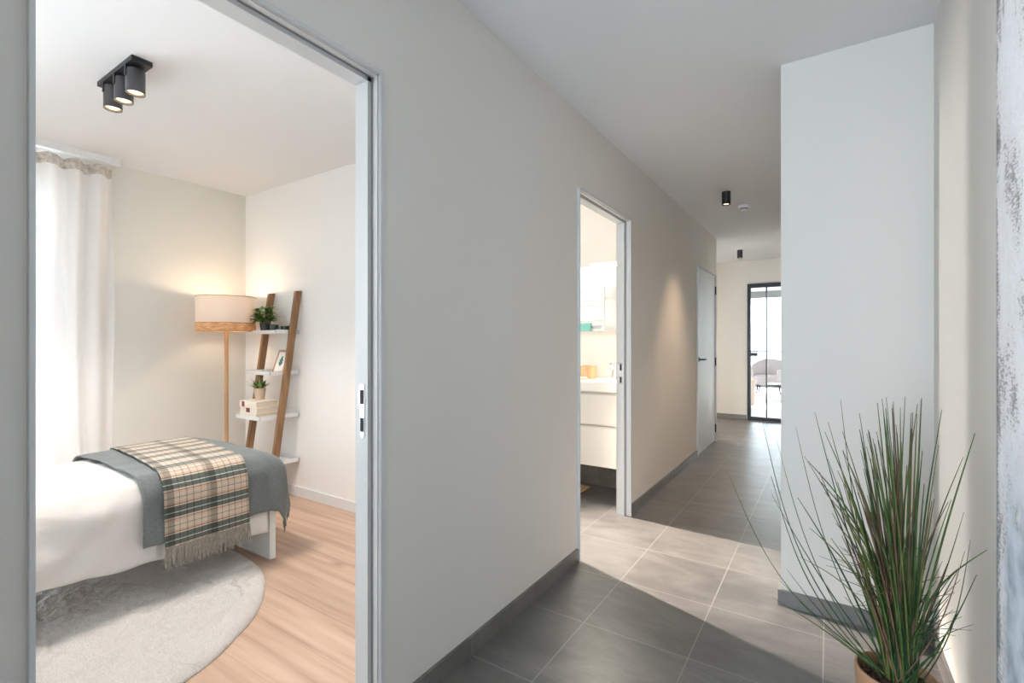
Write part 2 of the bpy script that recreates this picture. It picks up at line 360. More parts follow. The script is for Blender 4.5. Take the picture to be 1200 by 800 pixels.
def thing(name, label, cat, loc, group=None, kind=None):
    o = bpy.data.objects.new(name, None); COL.objects.link(o); o.location = loc; o.empty_display_size = 0.05
    return tag(o, label, cat, group, kind)
def tag(o, label=None, cat=None, group=None, kind=None):
    if label: o['label'] = label
    if cat: o['category'] = cat
    if group: o['group'] = group
    if kind: o['kind'] = kind
    return o
def struct(name, bm, mats, label, cat, bevel=0, smooth=False):
    return tag(build(name, bm, mats, None, bevel, smooth), label, cat, kind='structure')
def boxes(*bs):
    bm = BM()
    for b in bs: box(bm, *b)
    return bm

# ------------------------------------------------------------------ room shell
WX = -1.17; WI = -1.245          # corridor face and bedroom face of the long left wall
ZC = 2.5
Y1a, Y1b, D1z = 0.2480, 1.027, 2.044          # bedroom doorway
Y2a, Y2b, D2z = 2.455, 3.280, 2.068          # bathroom doorway
Y3a, Y3b, D3z = 5.370, 6.360, 2.030          # closed door
LEND = 6.44
struct('wall_left', boxes((WI, WX, -3.0, Y1a, 0, ZC), (WI, WX, Y1a, Y1b, D1z, ZC), (WI, WX, Y1b, Y2a, 0, ZC), (WI, WX, Y2a, Y2b, D2z, ZC),
       (WI, WX, Y2b, Y3a, 0, ZC), (WI, WX, Y3a, Y3b, D3z, ZC), (WI, WX, Y3b, LEND, 0, ZC)), PAINT,
       'long greige corridor wall on the left with three doorways', 'wall')
struct('wall_facing', boxes((-0.185, 0.355, 2.56, 8.4, 0, ZC)), PAINT, 'pale block of wall facing the viewer behind the potted grass', 'wall')
struct('wall_right', boxes((0.355, 0.50, -3.0, 2.60, 0, ZC)), PAINT, 'greige wall on the right carrying the tall painting', 'wall')
struct('wall_back', boxes((-1.27, -0.86, -3.12, -3.0, 0, ZC), (-0.34, 0.50, -3.12, -3.0, 0, ZC), (-0.86, -0.34, -3.12, -3.0, 0, 0.25), (-0.86, -0.34, -3.12, -3.0, 2.3, ZC), (WX, -1.05, -0.55, -0.40, 0, ZC)), PAINT, 'wall behind the viewer around the entrance window', 'wall')  # last box is an unseen stub added to shade the left wall
struct('shade_nib', boxes((WX, -0.95, -0.10, 0.10, 0, ZC)), PAINT, 'added unseen nib beside the viewer that shades the left wall', 'wall')  # unseen upright added to darken the near strip of the left wall
struct('wall_far', boxes((-3.3, -1.07, 8.4, 8.52, 0, ZC), (-1.07, -0.23, 8.4, 8.52, 2.13, ZC), (-0.23, 1.6, 8.4, 8.52, 0, ZC)), PAINT, 'beige wall at the far end of the corridor around the glass door', 'wall')
struct('wall_nook', boxes((-3.3, WI, 6.36, LEND, 0, ZC), (-3.3, -3.2, LEND, 6.70, 0, ZC), (-3.3, -3.2, 7.20, 8.4, 0, ZC), (-3.3, -3.2, 6.70, 7.20, 0, 0.5), (-3.3, -3.2, 6.70, 7.20, 1.7, ZC)), PAINT, 'wall of the side passage turning left at the corridor end', 'wall')
struct('wall_bedroom_right', boxes((-4.30, WI, 2.28, 2.40, 0, ZC)), wall_paint('lit_wall_paint', (0.86, 0.855, 0.845)), 'pale bedroom wall behind the ladder shelf', 'wall')  # paint lightened to carry the brighter light falling on this wall
struct('wall_bedroom_left', boxes((-4.30, WI, -1.32, -1.2, 0, ZC)), PAINT_BED, 'bedroom wall out of view beyond the bed head', 'wall')
struct('wall_facade', boxes((-4.62, -4.30, -1.32, -0.85, 0, ZC), (-4.62, -4.30, 1.10, 3.25, 0, ZC), (-4.62, -4.30, 3.60, 4.0, 0, ZC),
       (-4.62, -4.30, -0.85, 1.10, 2.32, ZC), (-4.62, -4.30, -0.85, 1.10, 0, 0.12), (-4.62, -4.30, 3.25, 3.60, 0, 1.15), (-4.62, -4.30, 3.25, 3.60, 2.42, ZC)), PAINT_BED,
       'beige bedroom wall behind the curtain and floor lamp', 'wall')
struct('wall_bathroom', boxes((-4.30, WI, 3.86, 3.98, 0, ZC)), wall_paint('bath_paint', (0.70, 0.68, 0.645)), 'cream bathroom wall behind the vanity and mirror', 'wall')
struct('floor_hall', boxes((-1.22, 0.355, -3.0, 8.46, -0.1, 0), (-4.30, -1.22, 2.34, 3.9, -0.1, 0), (-3.2, -1.22, 6.40, 8.46, -0.1, 0)), TILE, 'grey square stone floor tiles with pale joints', 'floor')
struct('floor_bedroom', boxes((-4.30, -1.22, -1.25, 2.30, -0.1, 0)), OAK, 'light oak laminate bedroom floor', 'floor')
struct('ceiling', boxes((-1.22, 0.5, -3.1, 8.46, ZC, ZC + 0.15), (-3.3, -1.22, 6.36, 8.46, ZC, ZC + 0.15), (-4.62, -1.22, 2.34, 4.0, ZC, ZC + 0.15)), CEIL, 'white corridor ceiling with black spotlights', 'ceiling')
struct('ceiling_bedroom', boxes((-4.62, -1.22, -1.32, 2.34, ZC, ZC + 0.15)), CEIL, 'white bedroom ceiling', 'ceiling')

SK = 0.072; ST = 0.012
struct('baseboard_left', boxes((WX, WX + ST, 0.10, Y1a - 0.02, 0, SK), (WX, WX + ST, Y1b + 0.014, Y2a - 0.014, 0, SK), (WX, WX + ST, Y2b + 0.014, Y3a - 0.014, 0, SK)), SKIRT, 'dark grey tile skirting along the corridor wall', 'baseboard')
struct('baseboard_facing', boxes((-0.185, 0.355, 2.56 - ST, 2.56, 0, SK), (-0.197, -0.185, 2.56 - ST, 8.4, 0, SK)), SKIRT, 'grey tile skirting under the wall block behind the grass', 'baseboard')
struct('baseboard_right', boxes((0.355 - ST, 0.355, -3.0, 2.56 - ST, 0, SK)), SKIRT, 'grey tile skirting below the painting wall', 'baseboard')
struct('baseboard_far', boxes((-3.2, -1.08, 8.4 - ST, 8.4, 0, SK)), SKIRT, 'tile skirting under the far corridor wall', 'baseboard')
struct('baseboard_bedroom', boxes((-4.288, WI, 2.268, 2.28, 0, 0.075), (-4.30, -4.288, 1.10, 2.268, 0, 0.075)), WHITE, 'white bedroom skirting board', 'baseboard')
struct('baseboard_bathroom', boxes((-4.30, WI, 3.845, 3.86, 0, 0.30)), SKIRT, 'dark tiled plinth under the vanity', 'baseboard')

# door frames: thin proud lip, shallow step, dark seal groove, deep jamb
def door_frame(name, ya, yb, zt, label, strike_side=True, strike_z=1.0):
    t = thing(name, label, 'door frame', (WX, (ya + yb) / 2, 0), kind='structure')
    lip = 0.010
    bm = BM(); X0, X1 = WX - 0.002, WX + 0.016
    box(bm, X0, X1, ya - 0.006, ya + 0.002, 0, zt + lip); box(bm, X0, X1, yb - 0.002, yb + lip, 0, zt + lip); box(bm, X0, X1, ya, yb, zt - 0.002, zt + lip)
    build('frame_lip', bm, FRAMEP, t, bevel=0.002)
    a = 0.004
    bm = BM(); X0, X1 = WX - 0.014, WX + 0.004
    for ex0, ex1, th in ((X0, X1, 0.006), (WX - 0.028, X0, 0.001), (WI - 0.010, WX - 0.028, 0.016)):
        box(bm, ex0, ex1, ya, ya + min(th, 0.002), 0, zt); box(bm, ex0, ex1, yb - th, yb, 0, zt); box(bm, ex0, ex1, ya, yb, zt - th, zt)
    build('jamb', bm, FRAMEP, t, bevel=0.001)
    bm = BM(); X0, X1 = WX - 0.0275, WX - 0.0145
    box(bm, X0, X1, ya, ya + 0.003, 0, zt - 0.003); box(bm, X0, X1, yb - 0.003, yb, 0, zt); box(bm, X0, X1, ya, yb, zt - 0.003, zt)
    build('door_seal', bm, plain('grey_seal', (0.30, 0.30, 0.30), 0.8), t)
    if strike_side:
        y = yb - 0.0165; xc = WX - 0.052; zc = strike_z
        bm = BM()
        disc_prism(bm, (xc, y + 0.0006, zc + 0.075), (0, -1, 0), 0.0105, 0.0018, 16); disc_prism(bm, (xc, y + 0.0006, zc - 0.075), (0, -1, 0), 0.0105, 0.0018, 16)
        box(bm, xc - 0.0105, xc + 0.0105, y - 0.0012, y + 0.0006, zc - 0.075, zc + 0.075)
        box(bm, xc - 0.018, xc - 0.009, y - 0.0016, y + 0.0006, zc + 0.018, zc + 0.07)
        sp = build('strike_plate', bm, STEEL, t)
        bm = boxes((xc - 0.007, xc + 0.006, y - 0.0026, y, zc + 0.022, zc + 0.066), (xc - 0.007, xc + 0.006, y - 0.0026, y, zc - 0.064, zc - 0.022))
        build('latch_slot', bm, SLOT, sp)
    return t
door_frame('door_1', Y1a, Y1b, D1z, 'white frame of the open bedroom doorway at the left', True, 1.0)
door_frame('door_2', Y2a, Y2b, D2z, 'white frame of the open bathroom doorway halfway along the corridor', True, 0.995)
t3 = door_frame('door_3', Y3a, Y3b, D3z, 'closed white corridor door with black handle and dark hinges', False)
t3['category'] = 'door'
bm = boxes((WX - 0.040, WX - 0.002, Y3a + 0.006, Y3b - 0.008, 0.008, D3z - 0.008)); build('door_leaf', bm, DOORW, t3, bevel=0.002)
bm = BM(); disc_prism(bm, (WX - 0.002, Y3a + 0.10, 1.03), (1, 0, 0), 0.024, 0.008); tube(bm, [(WX + 0.004, Y3a + 0.10, 1.03), (WX + 0.05, Y3a + 0.10, 1.03)], 0.009); box(bm, WX + 0.042, WX + 0.06, Y3a + 0.088, Y3a + 0.20, 1.022, 1.038)
build('door_handle', bm, BLACK, t3, bevel=0.002)
for z in (0.16, 0.98, 1.85):
    bm = BM(); tube(bm, [(WX + 0.006, Y3b - 0.006, z - 0.05), (WX + 0.006, Y3b - 0.006, z + 0.05)], 0.008, 12); build('hinge', bm, BLACK, t3)
bm = boxes((WX - 0.010, WX - 0.001, Y3b - 0.008, Y3b - 0.0062, 0.01, D3z - 0.01)); build('hinge_gap', bm, SLOT, t3)

# black steel glazed door at the far end
GY0, GY1 = 8.37, 8.42
gx0, gx1, gz = -1.068, -0.232, 2.128
g = thing('door_4', 'black steel framed glass door at the far end of the corridor', 'door', ((gx0 + gx1) / 2, GY0, 0), kind='structure')
bm = boxes((gx0, gx0 + 0.05, GY0, GY1, 0.0, gz), (gx1 - 0.05, gx1, GY0, GY1, 0, gz), (gx0 + 0.05, gx1 - 0.05, GY0, GY1, gz - 0.065, gz), (gx0 + 0.05, gx1 - 0.05, GY0, GY1, 0.004, 0.055)); build('steel_frame', bm, ANTHRACITE, g, bevel=0.002)
for x in (-0.80, -0.53): build('mullion', boxes((x - 0.009, x + 0.009, GY0 + 0.008, GY1 - 0.008, 0.055, gz - 0.065)), ANTHRACITE, g)
build('transom', boxes((gx0 + 0.05, gx1 - 0.05, GY0 + 0.01, GY1 - 0.01, 1.062, 1.082)), ANTHRACITE, g)
build('glass_pane', boxes((gx0 + 0.05, gx1 - 0.05, GY0 + 0.022, GY0 + 0.028, 0.055, gz - 0.065)), GLASS, g)
bm = boxes((gx0 + 0.035, gx0 + 0.145, GY0 - 0.03, GY1 + 0.03, 1.0, 1.055)); build('lock_case', bm, ANTHRACITE, g, bevel=0.003)

# bedroom and bathroom and entrance windows (all seen only through what they let in)
def window_x(name, x, y0, y1, z0, z1, label, mull=()):
    t = thing(name, label, 'window', (x, (y0 + y1) / 2, z0), kind='structure')
    bm = boxes((x - 0.035, x + 0.035, y0, y0 + 0.06, z0, z1), (x - 0.035, x + 0.035, y1 - 0.06, y1, z0, z1), (x - 0.035, x + 0.035, y0 + 0.06, y1 - 0.06, z1 - 0.06, z1), (x - 0.035, x + 0.035, y0 + 0.06, y1 - 0.06, z0, z0 + 0.06),
               *[(x - 0.035, x + 0.035, m - 0.03, m + 0.03, z0 + 0.06, z1 - 0.06) for m in mull])
    build('window_frame', bm, WHITE, t, bevel=0.003)
    build('window_pane', boxes((x - 0.004, x + 0.004, y0 + 0.06, y1 - 0.06, z0 + 0.06, z1 - 0.06)), GLASS, t)
window_x('window_1', -4.39, -0.85, 1.10, 0.12, 2.32, 'bedroom window behind the sheer curtain', (0.12,))
window_x('added_window', -3.25, 6.70, 7.20, 0.5, 1.7, 'unseen window added in the side passage for the corridor fill')  # opening added around the fill lamp, out of view
window_x('window_2', -4.36, 3.25, 3.60, 1.15, 2.42, 'narrow bathroom window')
t = thing('window_3', 'narrow entrance sidelight behind the viewer', 'window', (-0.60, -3.06, 0.25), kind='structure')
build('window_frame', boxes((-0.86, -0.83, -3.09, -3.03, 0.25, 2.3), (-0.37, -0.34, -3.09, -3.03, 0.25, 2.3), (-0.83, -0.37, -3.09, -3.03, 2.27, 2.3), (-0.83, -0.37, -3.09, -3.03, 0.25, 0.28)), WHITE, t)
build('window_pane', boxes((-0.83, -0.37, -3.064, -3.056, 0.28, 2.27)), GLASS, t)

# ------------------------------------------------------------------ room and terrace beyond the glass door
PALE = plain('pale_screed', (0.80, 0.78, 0.75), 0.4, nscale=3, var=0.04)
struct('floor_living', boxes((-4.0, 1.6, 8.46, 14.8, -0.1, 0)), PALE, 'pale sunlit floor beyond the glass door', 'floor')
struct('floor_terrace', boxes((-7.0, 4.0, 14.8, 18.0, -0.12, -0.02)), PALE, 'pale terrace floor beyond the living room', 'floor')
struct('ceiling_living', boxes((-4.0, 1.6, 8.46, 14.8, 2.6, 2.75)), CEIL, 'white ceiling of the room beyond the glass door', 'ceiling')
struct('wall_living_left', boxes((-4.12, -4.0, 8.4, 14.8, 0, 2.75)), PAINT_BED, 'left wall of the room beyond the glass door', 'wall')
struct('wall_living_right', boxes((1.6, 1.72, 8.4, 14.8, 0, 2.75)), PAINT_BED, 'right wall of the room beyond the glass door', 'wall')
struct('wall_living_front', boxes((-4.12, -3.3, 8.4, 8.52, 0, 2.75), (-3.3, 1.72, 8.4, 8.52, 2.5, 2.75)), PAINT_BED, 'wall of the living room beside the glass door', 'wall')
t = thing('window_4', 'wide terrace window beyond the living room', 'window', (-1.2, 14.75, 0), kind='structure')
build('window_frame', boxes((-4.0, -3.9, 14.7, 14.8, 0, 2.6), (1.5, 1.6, 14.7, 14.8, 0, 2.6), (-3.9, 1.5, 14.7, 14.8, 2.42, 2.6), (-3.9, 1.5, 14.7, 14.8, 0.0, 0.06), (-0.5, -0.42, 14.7, 14.8, 0.06, 2.42)), plain('grey_window_frame', (0.28, 0.28, 0.29), 0.5), t)
build('window_pane', boxes((-3.9, 1.5, 14.745, 14.755, 0.06, 2.42)), GLASS, t)
bm = BM()
for i in range(60):
    a = -30 + i * 1.0
    h = 0.6 + 1.4 * (noise.noise(Vector((a * 0.13, 1.7, 0))) + 0.6)
    hexa(bm, [(a, 90, -8), (a + 1, 90, -8), (a + 1, 100, -8), (a, 100, -8), (a, 92, 2.2 + h), (a + 1, 92, 2.2 + 0.6 + 1.4 * (noise.noise(Vector(((a + 1) * 0.13, 1.7, 0))) + 0.6) - 0.6), (a + 1, 98, 3 + h), (a, 98, 3 + h)])
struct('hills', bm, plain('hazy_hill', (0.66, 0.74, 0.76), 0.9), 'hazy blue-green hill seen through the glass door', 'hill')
t = thing('terrace_railing', 'glass balustrade with dark rail at the terrace edge', 'railing', (-1.5, 17.6, -0.02))
bm = boxes((-6.8, 3.8, 17.57, 17.63, 0.10, 0.19)); build('bottom_rail', bm, plain('dark_grey_rail', (0.13, 0.13, 0.14), 0.5), t)
bm = boxes((-6.8, 3.8, 17.59, 17.61, 0.19, 1.0)); build('glass_panel', bm, GLASS, t)
for x in (-5, -2.5, 0, 2.5): build('post', boxes((x - 0.02, x + 0.02, 17.58, 17.62, -0.02, 0.1)), BLACK, t)

t = thing('lounge_armchair', 'low mauve-grey upholstered armchair seen through the far glass door', 'armchair', (-1.19, 13.1, 0))
MAUVE = fabric('mauve_upholstery', (0.60, 0.53, 0.55), scale=120)
c0 = Vector((-1.19, 13.1, 0))
bm = BM()
lathe(bm, [(0.0, 0.20), (0.31, 0.20), (0.34, 0.24), (0.34, 0.38), (0.30, 0.42), (0.0, 0.43)], c0, 32); build('seat', bm, MAUVE, t)
bm = BM(); outer = []
n = 28
for i in range(n + 1):
    a = R(-60) + R(240) * i / n          # shell curves round the back and sides
    ca, sa = math.cos(a), math.sin(a); hz = 0.56 + 0.24 * max(0, math.sin(a + 0.0)) ** 1.0
    outer.append([bm.verts.new(c0 + Vector((ca * r, sa * r, z))) for r, z in ((0.36, 0.18), (0.42, 0.40), (0.44, hz), (0.40, hz + 0.02), (0.36, hz - 0.02), (0.345, 0.40), (0.33, 0.18))])
for a, b in zip(outer, outer[1:]):
    for k in range(7): bm.faces.new((a[k], a[(k + 1) % 7], b[(k + 1) % 7], b[k]))
bm.faces.new(outer[0]); bm.faces.new(outer[-1]); build('backrest', bm, MAUVE, t, ang=60)
for sx in (-1, 1):
    for sy in (-1, 1):
        bm = BM(); tube(bm, [c0 + Vector((sx * 0.25, sy * 0.25, 0)), c0 + Vector((sx * 0.22, sy * 0.22, 0.21))], [0.012, 0.02]); build('leg', bm, BLACK, t)
t = thing('pouf', 'pale peach drum pouf in front of the armchair beyond the glass door', 'pouf', (-1.42, 10.45, 0))
bm = BM(); lathe(bm, [(0.0, 0.0), (0.20, 0.0), (0.225, 0.03), (0.23, 0.25), (0.225, 0.49), (0.20, 0.52), (0, 0.53)], (-1.42, 10.45, 0), 32); build('cushion', bm, fabric('peach_pouf', (0.74, 0.58, 0.50), scale=150), t)
bm = BM(); tube(bm, [(-1.42 + 0.232 * math.cos(a * PI / 16), 10.45 + 0.232 * math.sin(a * PI / 16), 0.48) for a in range(33)], 0.006, 6, cap=False); build('piping', bm, plain('pouf_piping', (0.6, 0.45, 0.38), 0.8), t)

t = thing('coffee_table', 'low dark coffee table beyond the glass door in front of the armchair', 'coffee table', (-0.65, 11.9, 0))
bm = boxes((-1.11, -0.20, 11.6, 12.2, 0.27, 0.32)); build('table_top', bm, plain('dark_table', (0.10, 0.095, 0.09), 0.4), t, bevel=0.005)
for x in (-1.04, -0.27):
    for y in (11.67, 12.13): build('leg', boxes((x - 0.012, x + 0.012, y - 0.012, y + 0.012, 0, 0.27)), STEEL, t)
# ------------------------------------------------------------------ bedroom: bed and textiles
BX = -2.66; BFX = -3.52; BFY = 1.545; TOP = 0.530
bed = thing('bed', 'white single bed under a white duvet, beside the round rug', 'bed', ((BX + BFX) / 2, 0.6, 0))
bm = boxes((BFX, BX + 0.045, BFY - 0.025, BFY + 0.010, 0, 0.48)); build('foot_panel', bm, WHITE, bed, bevel=0.002)
bm = boxes((BFX, BX, -0.46, -0.42, 0, 0.85)); build('headboard', bm, WHITE, bed, bevel=0.002)
for x in (BX - 0.03, BFX + 0.0): build('side_rail', boxes((x, x + 0.03, -0.42, BFY - 0.025, 0.22, 0.36)), WHITE, bed, bevel=0.002)
bm = boxes((BFX + 0.02, BX - 0.02, -0.41, BFY - 0.03, 0.30, TOP - 0.015)); build('mattress', bm, COTTON, bed, bevel=0.03)
def drape_pt(a, b, lift, r=0.11, x0=None, foot=True):
    """a: outward past the near edge (-> +X), b: past the foot edge (-> +Y); both negative lie on the mattress top"""
    x0 = (BX + 0.035 + lift) if x0 is None else x0
    y0 = BFY + 0.03 + lift
    xf = BFX - 0.03 - lift
    ztop = TOP + 0.012 + lift
    px = x0 - r; py = y0 - r
    arc = r * PI / 2
    # coordinates measured from the beginning of the rounded edge
    da = max(0.0, a + r); db = max(0.0, b + r) if foot else 0.0
    X = px + min(0.0, a + r); Y = py + (min(0.0, b + r) if foot else b + r)
    sgn = 1.0
    wfar = (px - X) - (px - xf - r)
    if wfar > 0: da = wfar; X = xf + r; sgn = -1.0
    L = math.hypot(da, db)
    if L < 1e-9: return Vector((X, Y, ztop)), Vector((0, 0, 1))
    if L < arc: out = r * math.sin(L / r); dn = r * (1 - math.cos(L / r)); nz = math.cos(L / r)
    else: out = r + 0.05 * (L - arc); dn = r + (L - arc) * 0.998; nz = 0.0
    ux, uy = sgn * da / L, db / L
    out *= 1 + 0.44 * abs(ux * uy)
    return Vector((X + ux * out, Y + uy * out, max(0.03, ztop - dn))), Vector((ux * (1 - nz), uy * (1 - nz), nz)).normalized()
def cloth(a0, a1, b0, b1, lift, na, nb, wr, foot=True, thick=0.006, shear=0.0, hemwave=0.0, crown=0.0, seed=0.0, edgew=0.0, skew=0.0):
    bm = BM(); uvl = bm.loops.layers.uv.new('UVMap'); grid = []
    W = a1 - a0
    for i in range(na + 1):
        row = []
        for j in range(nb + 1):
            a = a0 + W * i / na; b = b0 + (b1 - b0) * j / nb
            bb = b + shear * max(0, -a) + edgew * noise.noise(Vector((a * 3, b * 2 + seed, 9)))
            aa = a + hemwave * noise.noise(Vector((b * 6 + seed, 4, 0))) * (max(0, a) / max(0.01, a1)) + skew * max(0, b + 1.0) * (max(0, a) / max(0.01, a1))
            p, nrm = drape_pt(aa, bb, lift, foot=foot)
            d = wr(a, b) if wr else 0
            top = max(0.0, nrm.z)
            if crown: p.z += crown * top * math.sin(PI * min(1, max(0, (-a) / (BX - BFX + 0.06)))) ** 0.7
            p = p + nrm * d
            row.append((bm.verts.new(p), (a, b)))
        grid.append(row)
    for i in range(na):
        for j in range(nb):
            q = (grid[i][j], grid[i + 1][j], grid[i + 1][j + 1], grid[i][j + 1])
            f = bm.faces.new([v for v, _ in q])
            for lp, (_, uv) in zip(f.loops, q): lp[uvl].uv = uv
    return bm, grid
def nz(x, y, z=0): return noise.noise(Vector((x, y, z)))
def wr_duvet(a, b):
    hang = min(1, max(0, (a + 0.05) / 0.1))
    d = 0.012 * nz(a * 5, b * 4, 1) + 0.006 * nz(a * 12, b * 9, 2)
    d += hang * (0.030 * nz(a * 2.2 + b * 3.0, b * 5.5 - a * 3.5, 5) + 0.018 * abs(nz(b * 7 + a * 8, a * 3, 7)))
    d += (1 - hang) * 0.022 * abs(nz(b * 7, a * 2.2, 3))
    d += hang * 0.040 * max(0, nz(a * 1.5 + b * 2.2, b * 2.6 - a * 4.2, 15))
    ridge = max(0, 0.22 - abs(nz(b * 2.6 + a * 3.4, a * 2.0 - b * 1.2, 51))) + 0.6 * max(0, 0.16 - abs(nz(b * 5 - a * 4, a * 3 + b * 2, 57)))
    d += 0.055 * ridge * (0.35 + 0.65 * hang)
    under = min(1, max(0, (b + 0.80) / 0.12))
    return (max(d, -0.012) + 0.006) * (1 - 0.75 * under)
bmD, _ = cloth(-1.10, 0.270, -1.85, -0.085, 0.012, 90, 110, wr_duvet, foot=False, hemwave=0.02, crown=0.015, skew=0.075)
duvet = build('duvet', bmD, COTTON, None, smooth=True, ang=180)
tag(duvet, 'white cotton duvet cover hanging creased down the side of the bed', 'duvet')
sol = duvet.modifiers.new('thickness', 'SOLIDIFY'); sol.thickness = 0.008; sol.offset = -1
def wr_throw(a, b):
    return 0.006 * nz(a * 4, b * 4, 11) + 0.012 * nz(a * 9, b * 9, 12) * (1 if (a > 0 or b > 0) else 0.3) + 0.014 * max(0, b) / 0.25 * math.sin(a * 22)
bmT, gT = cloth(-1.04, 0.242, -0.685, 0.225, 0.036, 90, 64, wr_throw, hemwave=0.015, crown=0.015, edgew=0.02)
throw = thing('throw_blanket', 'charcoal grey wool throw laid across the foot of the bed', 'blanket', (-2.9, 1.3, 0.45))
ends = [v.co.copy() for row in gT for (v, uv) in row[-1:]]
cl = build('cloth', bmT, WOOL, throw, ang=180)
sol = cl.modifiers.new('thickness', 'SOLIDIFY'); sol.thickness = 0.009; sol.offset = 1
bm = BM()
for k in range(len(ends) - 1):
    for _ in range(2):
        p = ends[k].lerp(ends[k + 1], random.random())
        q = p + Vector((random.uniform(-.01, .01), random.uniform(-.006, .006), -random.uniform(0.03, 0.05)))
        tube(bm, [p + Vector((0, 0, 0.006)), (p + q) / 2 + Vector((random.uniform(-.004, .004), 0, 0)), q], [0.003, 0.003, 0.0015], 5)
tag(build('fringe', bm, WOOL, throw))
def wr_plaid(a, b):
    return 0.003 * nz(a * 6, b * 5, 21) + 0.004 * nz(a * 3, b * 14, 22) * max(0, min(1, (a + .05) / .2))
bmP, gP = cloth(-0.98, 0.287, -0.640, -0.255, 0.054, 110, 44, wr_plaid, shear=0.10, crown=0.016)
plaid = thing('plaid_blanket', 'cream and green checked wool blanket with fringe lying over the grey throw', 'blanket', (-2.9, 1.2, 0.5))
hem = [v.co.copy() for (v, uv) in gP[-1]]
pc = build('cloth', bmP, PLAID, plaid, ang=180)
sol = pc.modifiers.new('thickness', 'SOLIDIFY'); sol.thickness = 0.006; sol.offset = 1
bm = BM()
for k in range(len(hem) - 1):
    for _ in range(3):
        p = hem[k].lerp(hem[k + 1], random.random()) + Vector((random.uniform(0, .006), 0, 0.005))
        L = random.uniform(0.085, 0.115); dx = random.uniform(0, 0.012); dy = random.uniform(-0.012, 0.012)
        pts = [p + Vector((dx * s * s + 0.003 * math.sin(9 * s + k), dy * s, -L * s)) for s in (0, .25, .5, .75, 1)]
        tube(bm, pts, [0.0022, 0.003, 0.0026, 0.0026, 0.0012], 5)
build('fringe', bm, FRINGE, plaid)

# rug: matted high pile
bm = BM(); RC = Vector((-2.80, 0.545, 0)); RR = 0.915
rings = [[bm.verts.new(RC + Vector((0, 0, 0.03)))]]
NR, NSEG = 90, 260
for i in range(1, NR + 1):
    ring = []
    for k in range(NSEG):
        a = 2 * PI * k / NSEG; rr = RR * i / NR * (1 + 0.012 * nz(math.cos(a) * 5, math.sin(a) * 5, 31) * (i / NR))
        x, y = RC.x + rr * math.cos(a), RC.y + rr * math.sin(a)
        fall = 1 - max(0, (i / NR - 0.955) / 0.045) ** 2
        z = 0.006 + fall * (0.024 + 0.009 * nz(x * 7, y * 7, 1) + 0.008 * nz(x * 22, y * 22, 2) + 0.008 * nz(x * 50, y * 50, 3))
        z -= fall * 0.014 * max(0, 1 - abs(nz(x * 3.1 + 0.5 * nz(x * 8, y * 8, 5), y * 3.1, 6)) * 10)
        ring.append(bm.verts.new((x, y, max(0.004, z))))
    rings.append(ring)
last = [bm.verts.new((v.co.x, v.co.y, 0.0015)) for v in rings[-1]]
for k in range(NSEG):
    k2 = (k + 1) % NSEG
    bm.faces.new((rings[0][0], rings[1][k], rings[1][k2]))
    for i in range(1, NR): bm.faces.new((rings[i][k], rings[i + 1][k], rings[i + 1][k2], rings[i][k2]))
    bm.faces.new((rings[-1][k], last[k], last[k2], rings[-1][k2]))
tag(build('round_rug', bm, RUG, None, ang=180), 'round off-white fluffy rug on the oak floor beside the bed', 'rug')

# curtain
cur = thing('curtain', 'floor-length sheer off-white curtain at the bedroom window', 'curtain', (-4.19, 0.8, 0.0))
def curtain_x(y, z):
    k = 0.75 + 0.25 * z / 2.4
    return -4.19 + k * (0.030 * math.sin(y * 52 + 0.8 * math.sin(z * 1.1) + 2 * nz(y * 4, z * 0.5, 41)) + 0.018 * nz(y * 16, z * 0.7, 42)) + 0.01 * nz(y * 2, z, 43)
bm = BM(); grid = []
ys = [0.30 + (1.305 - 0.30) * i / 150 for i in range(151)]; zs = [0.015 + (2.365 - 0.015) * j / 40 for j in range(41)]
def ctop(y): return 2.437 - 0.010 * abs(math.sin(y * 26)) - 0.012 * abs(nz(y * 30, 0, 3))
for y in ys: grid.append([bm.verts.new((curtain_x(y, z), y + 0.012 * nz(y * 10, z, 45), z if j < 40 else ctop(y) - 0.068)) for j, z in enumerate(zs)])
for a, b in zip(grid, grid[1:]):
    for j in range(40): bm.faces.new((a[j], b[j], b[j + 1], a[j + 1]))
build('cloth', bm, CURTAIN, cur, ang=180)
bm = BM(); grid = []
for y in ys:
    grid.append([bm.verts.new((curtain_x(y, 2.365) + dx, y + 0.012 * nz(y * 10, 2.365, 45), ctop(y) + dz)) for dx, dz in ((0.002, -0.070), (0.005, -0.045), (0.003, -0.02), (0.001, 0.0))])
for a, b in zip(grid, grid[1:]):
    for j in range(3): bm.faces.new((a[j], b[j], b[j + 1], a[j + 1]))
build('header_band', bm, HEADER, cur, ang=180)
ct = thing('curtain_track', 'white ceiling track above the sheer curtain', 'curtain track', (-4.19, 0.3, 2.5))
bm = boxes((-4.215, -4.165, -0.9, 1.33, 2.458, 2.5)); build('rail', bm, WHITE, ct, bevel=0.004)
bm = boxes((-4.22, -4.16, 1.33, 1.338, 2.455, 2.5)); build('end_cap', bm, WHITE, ct)

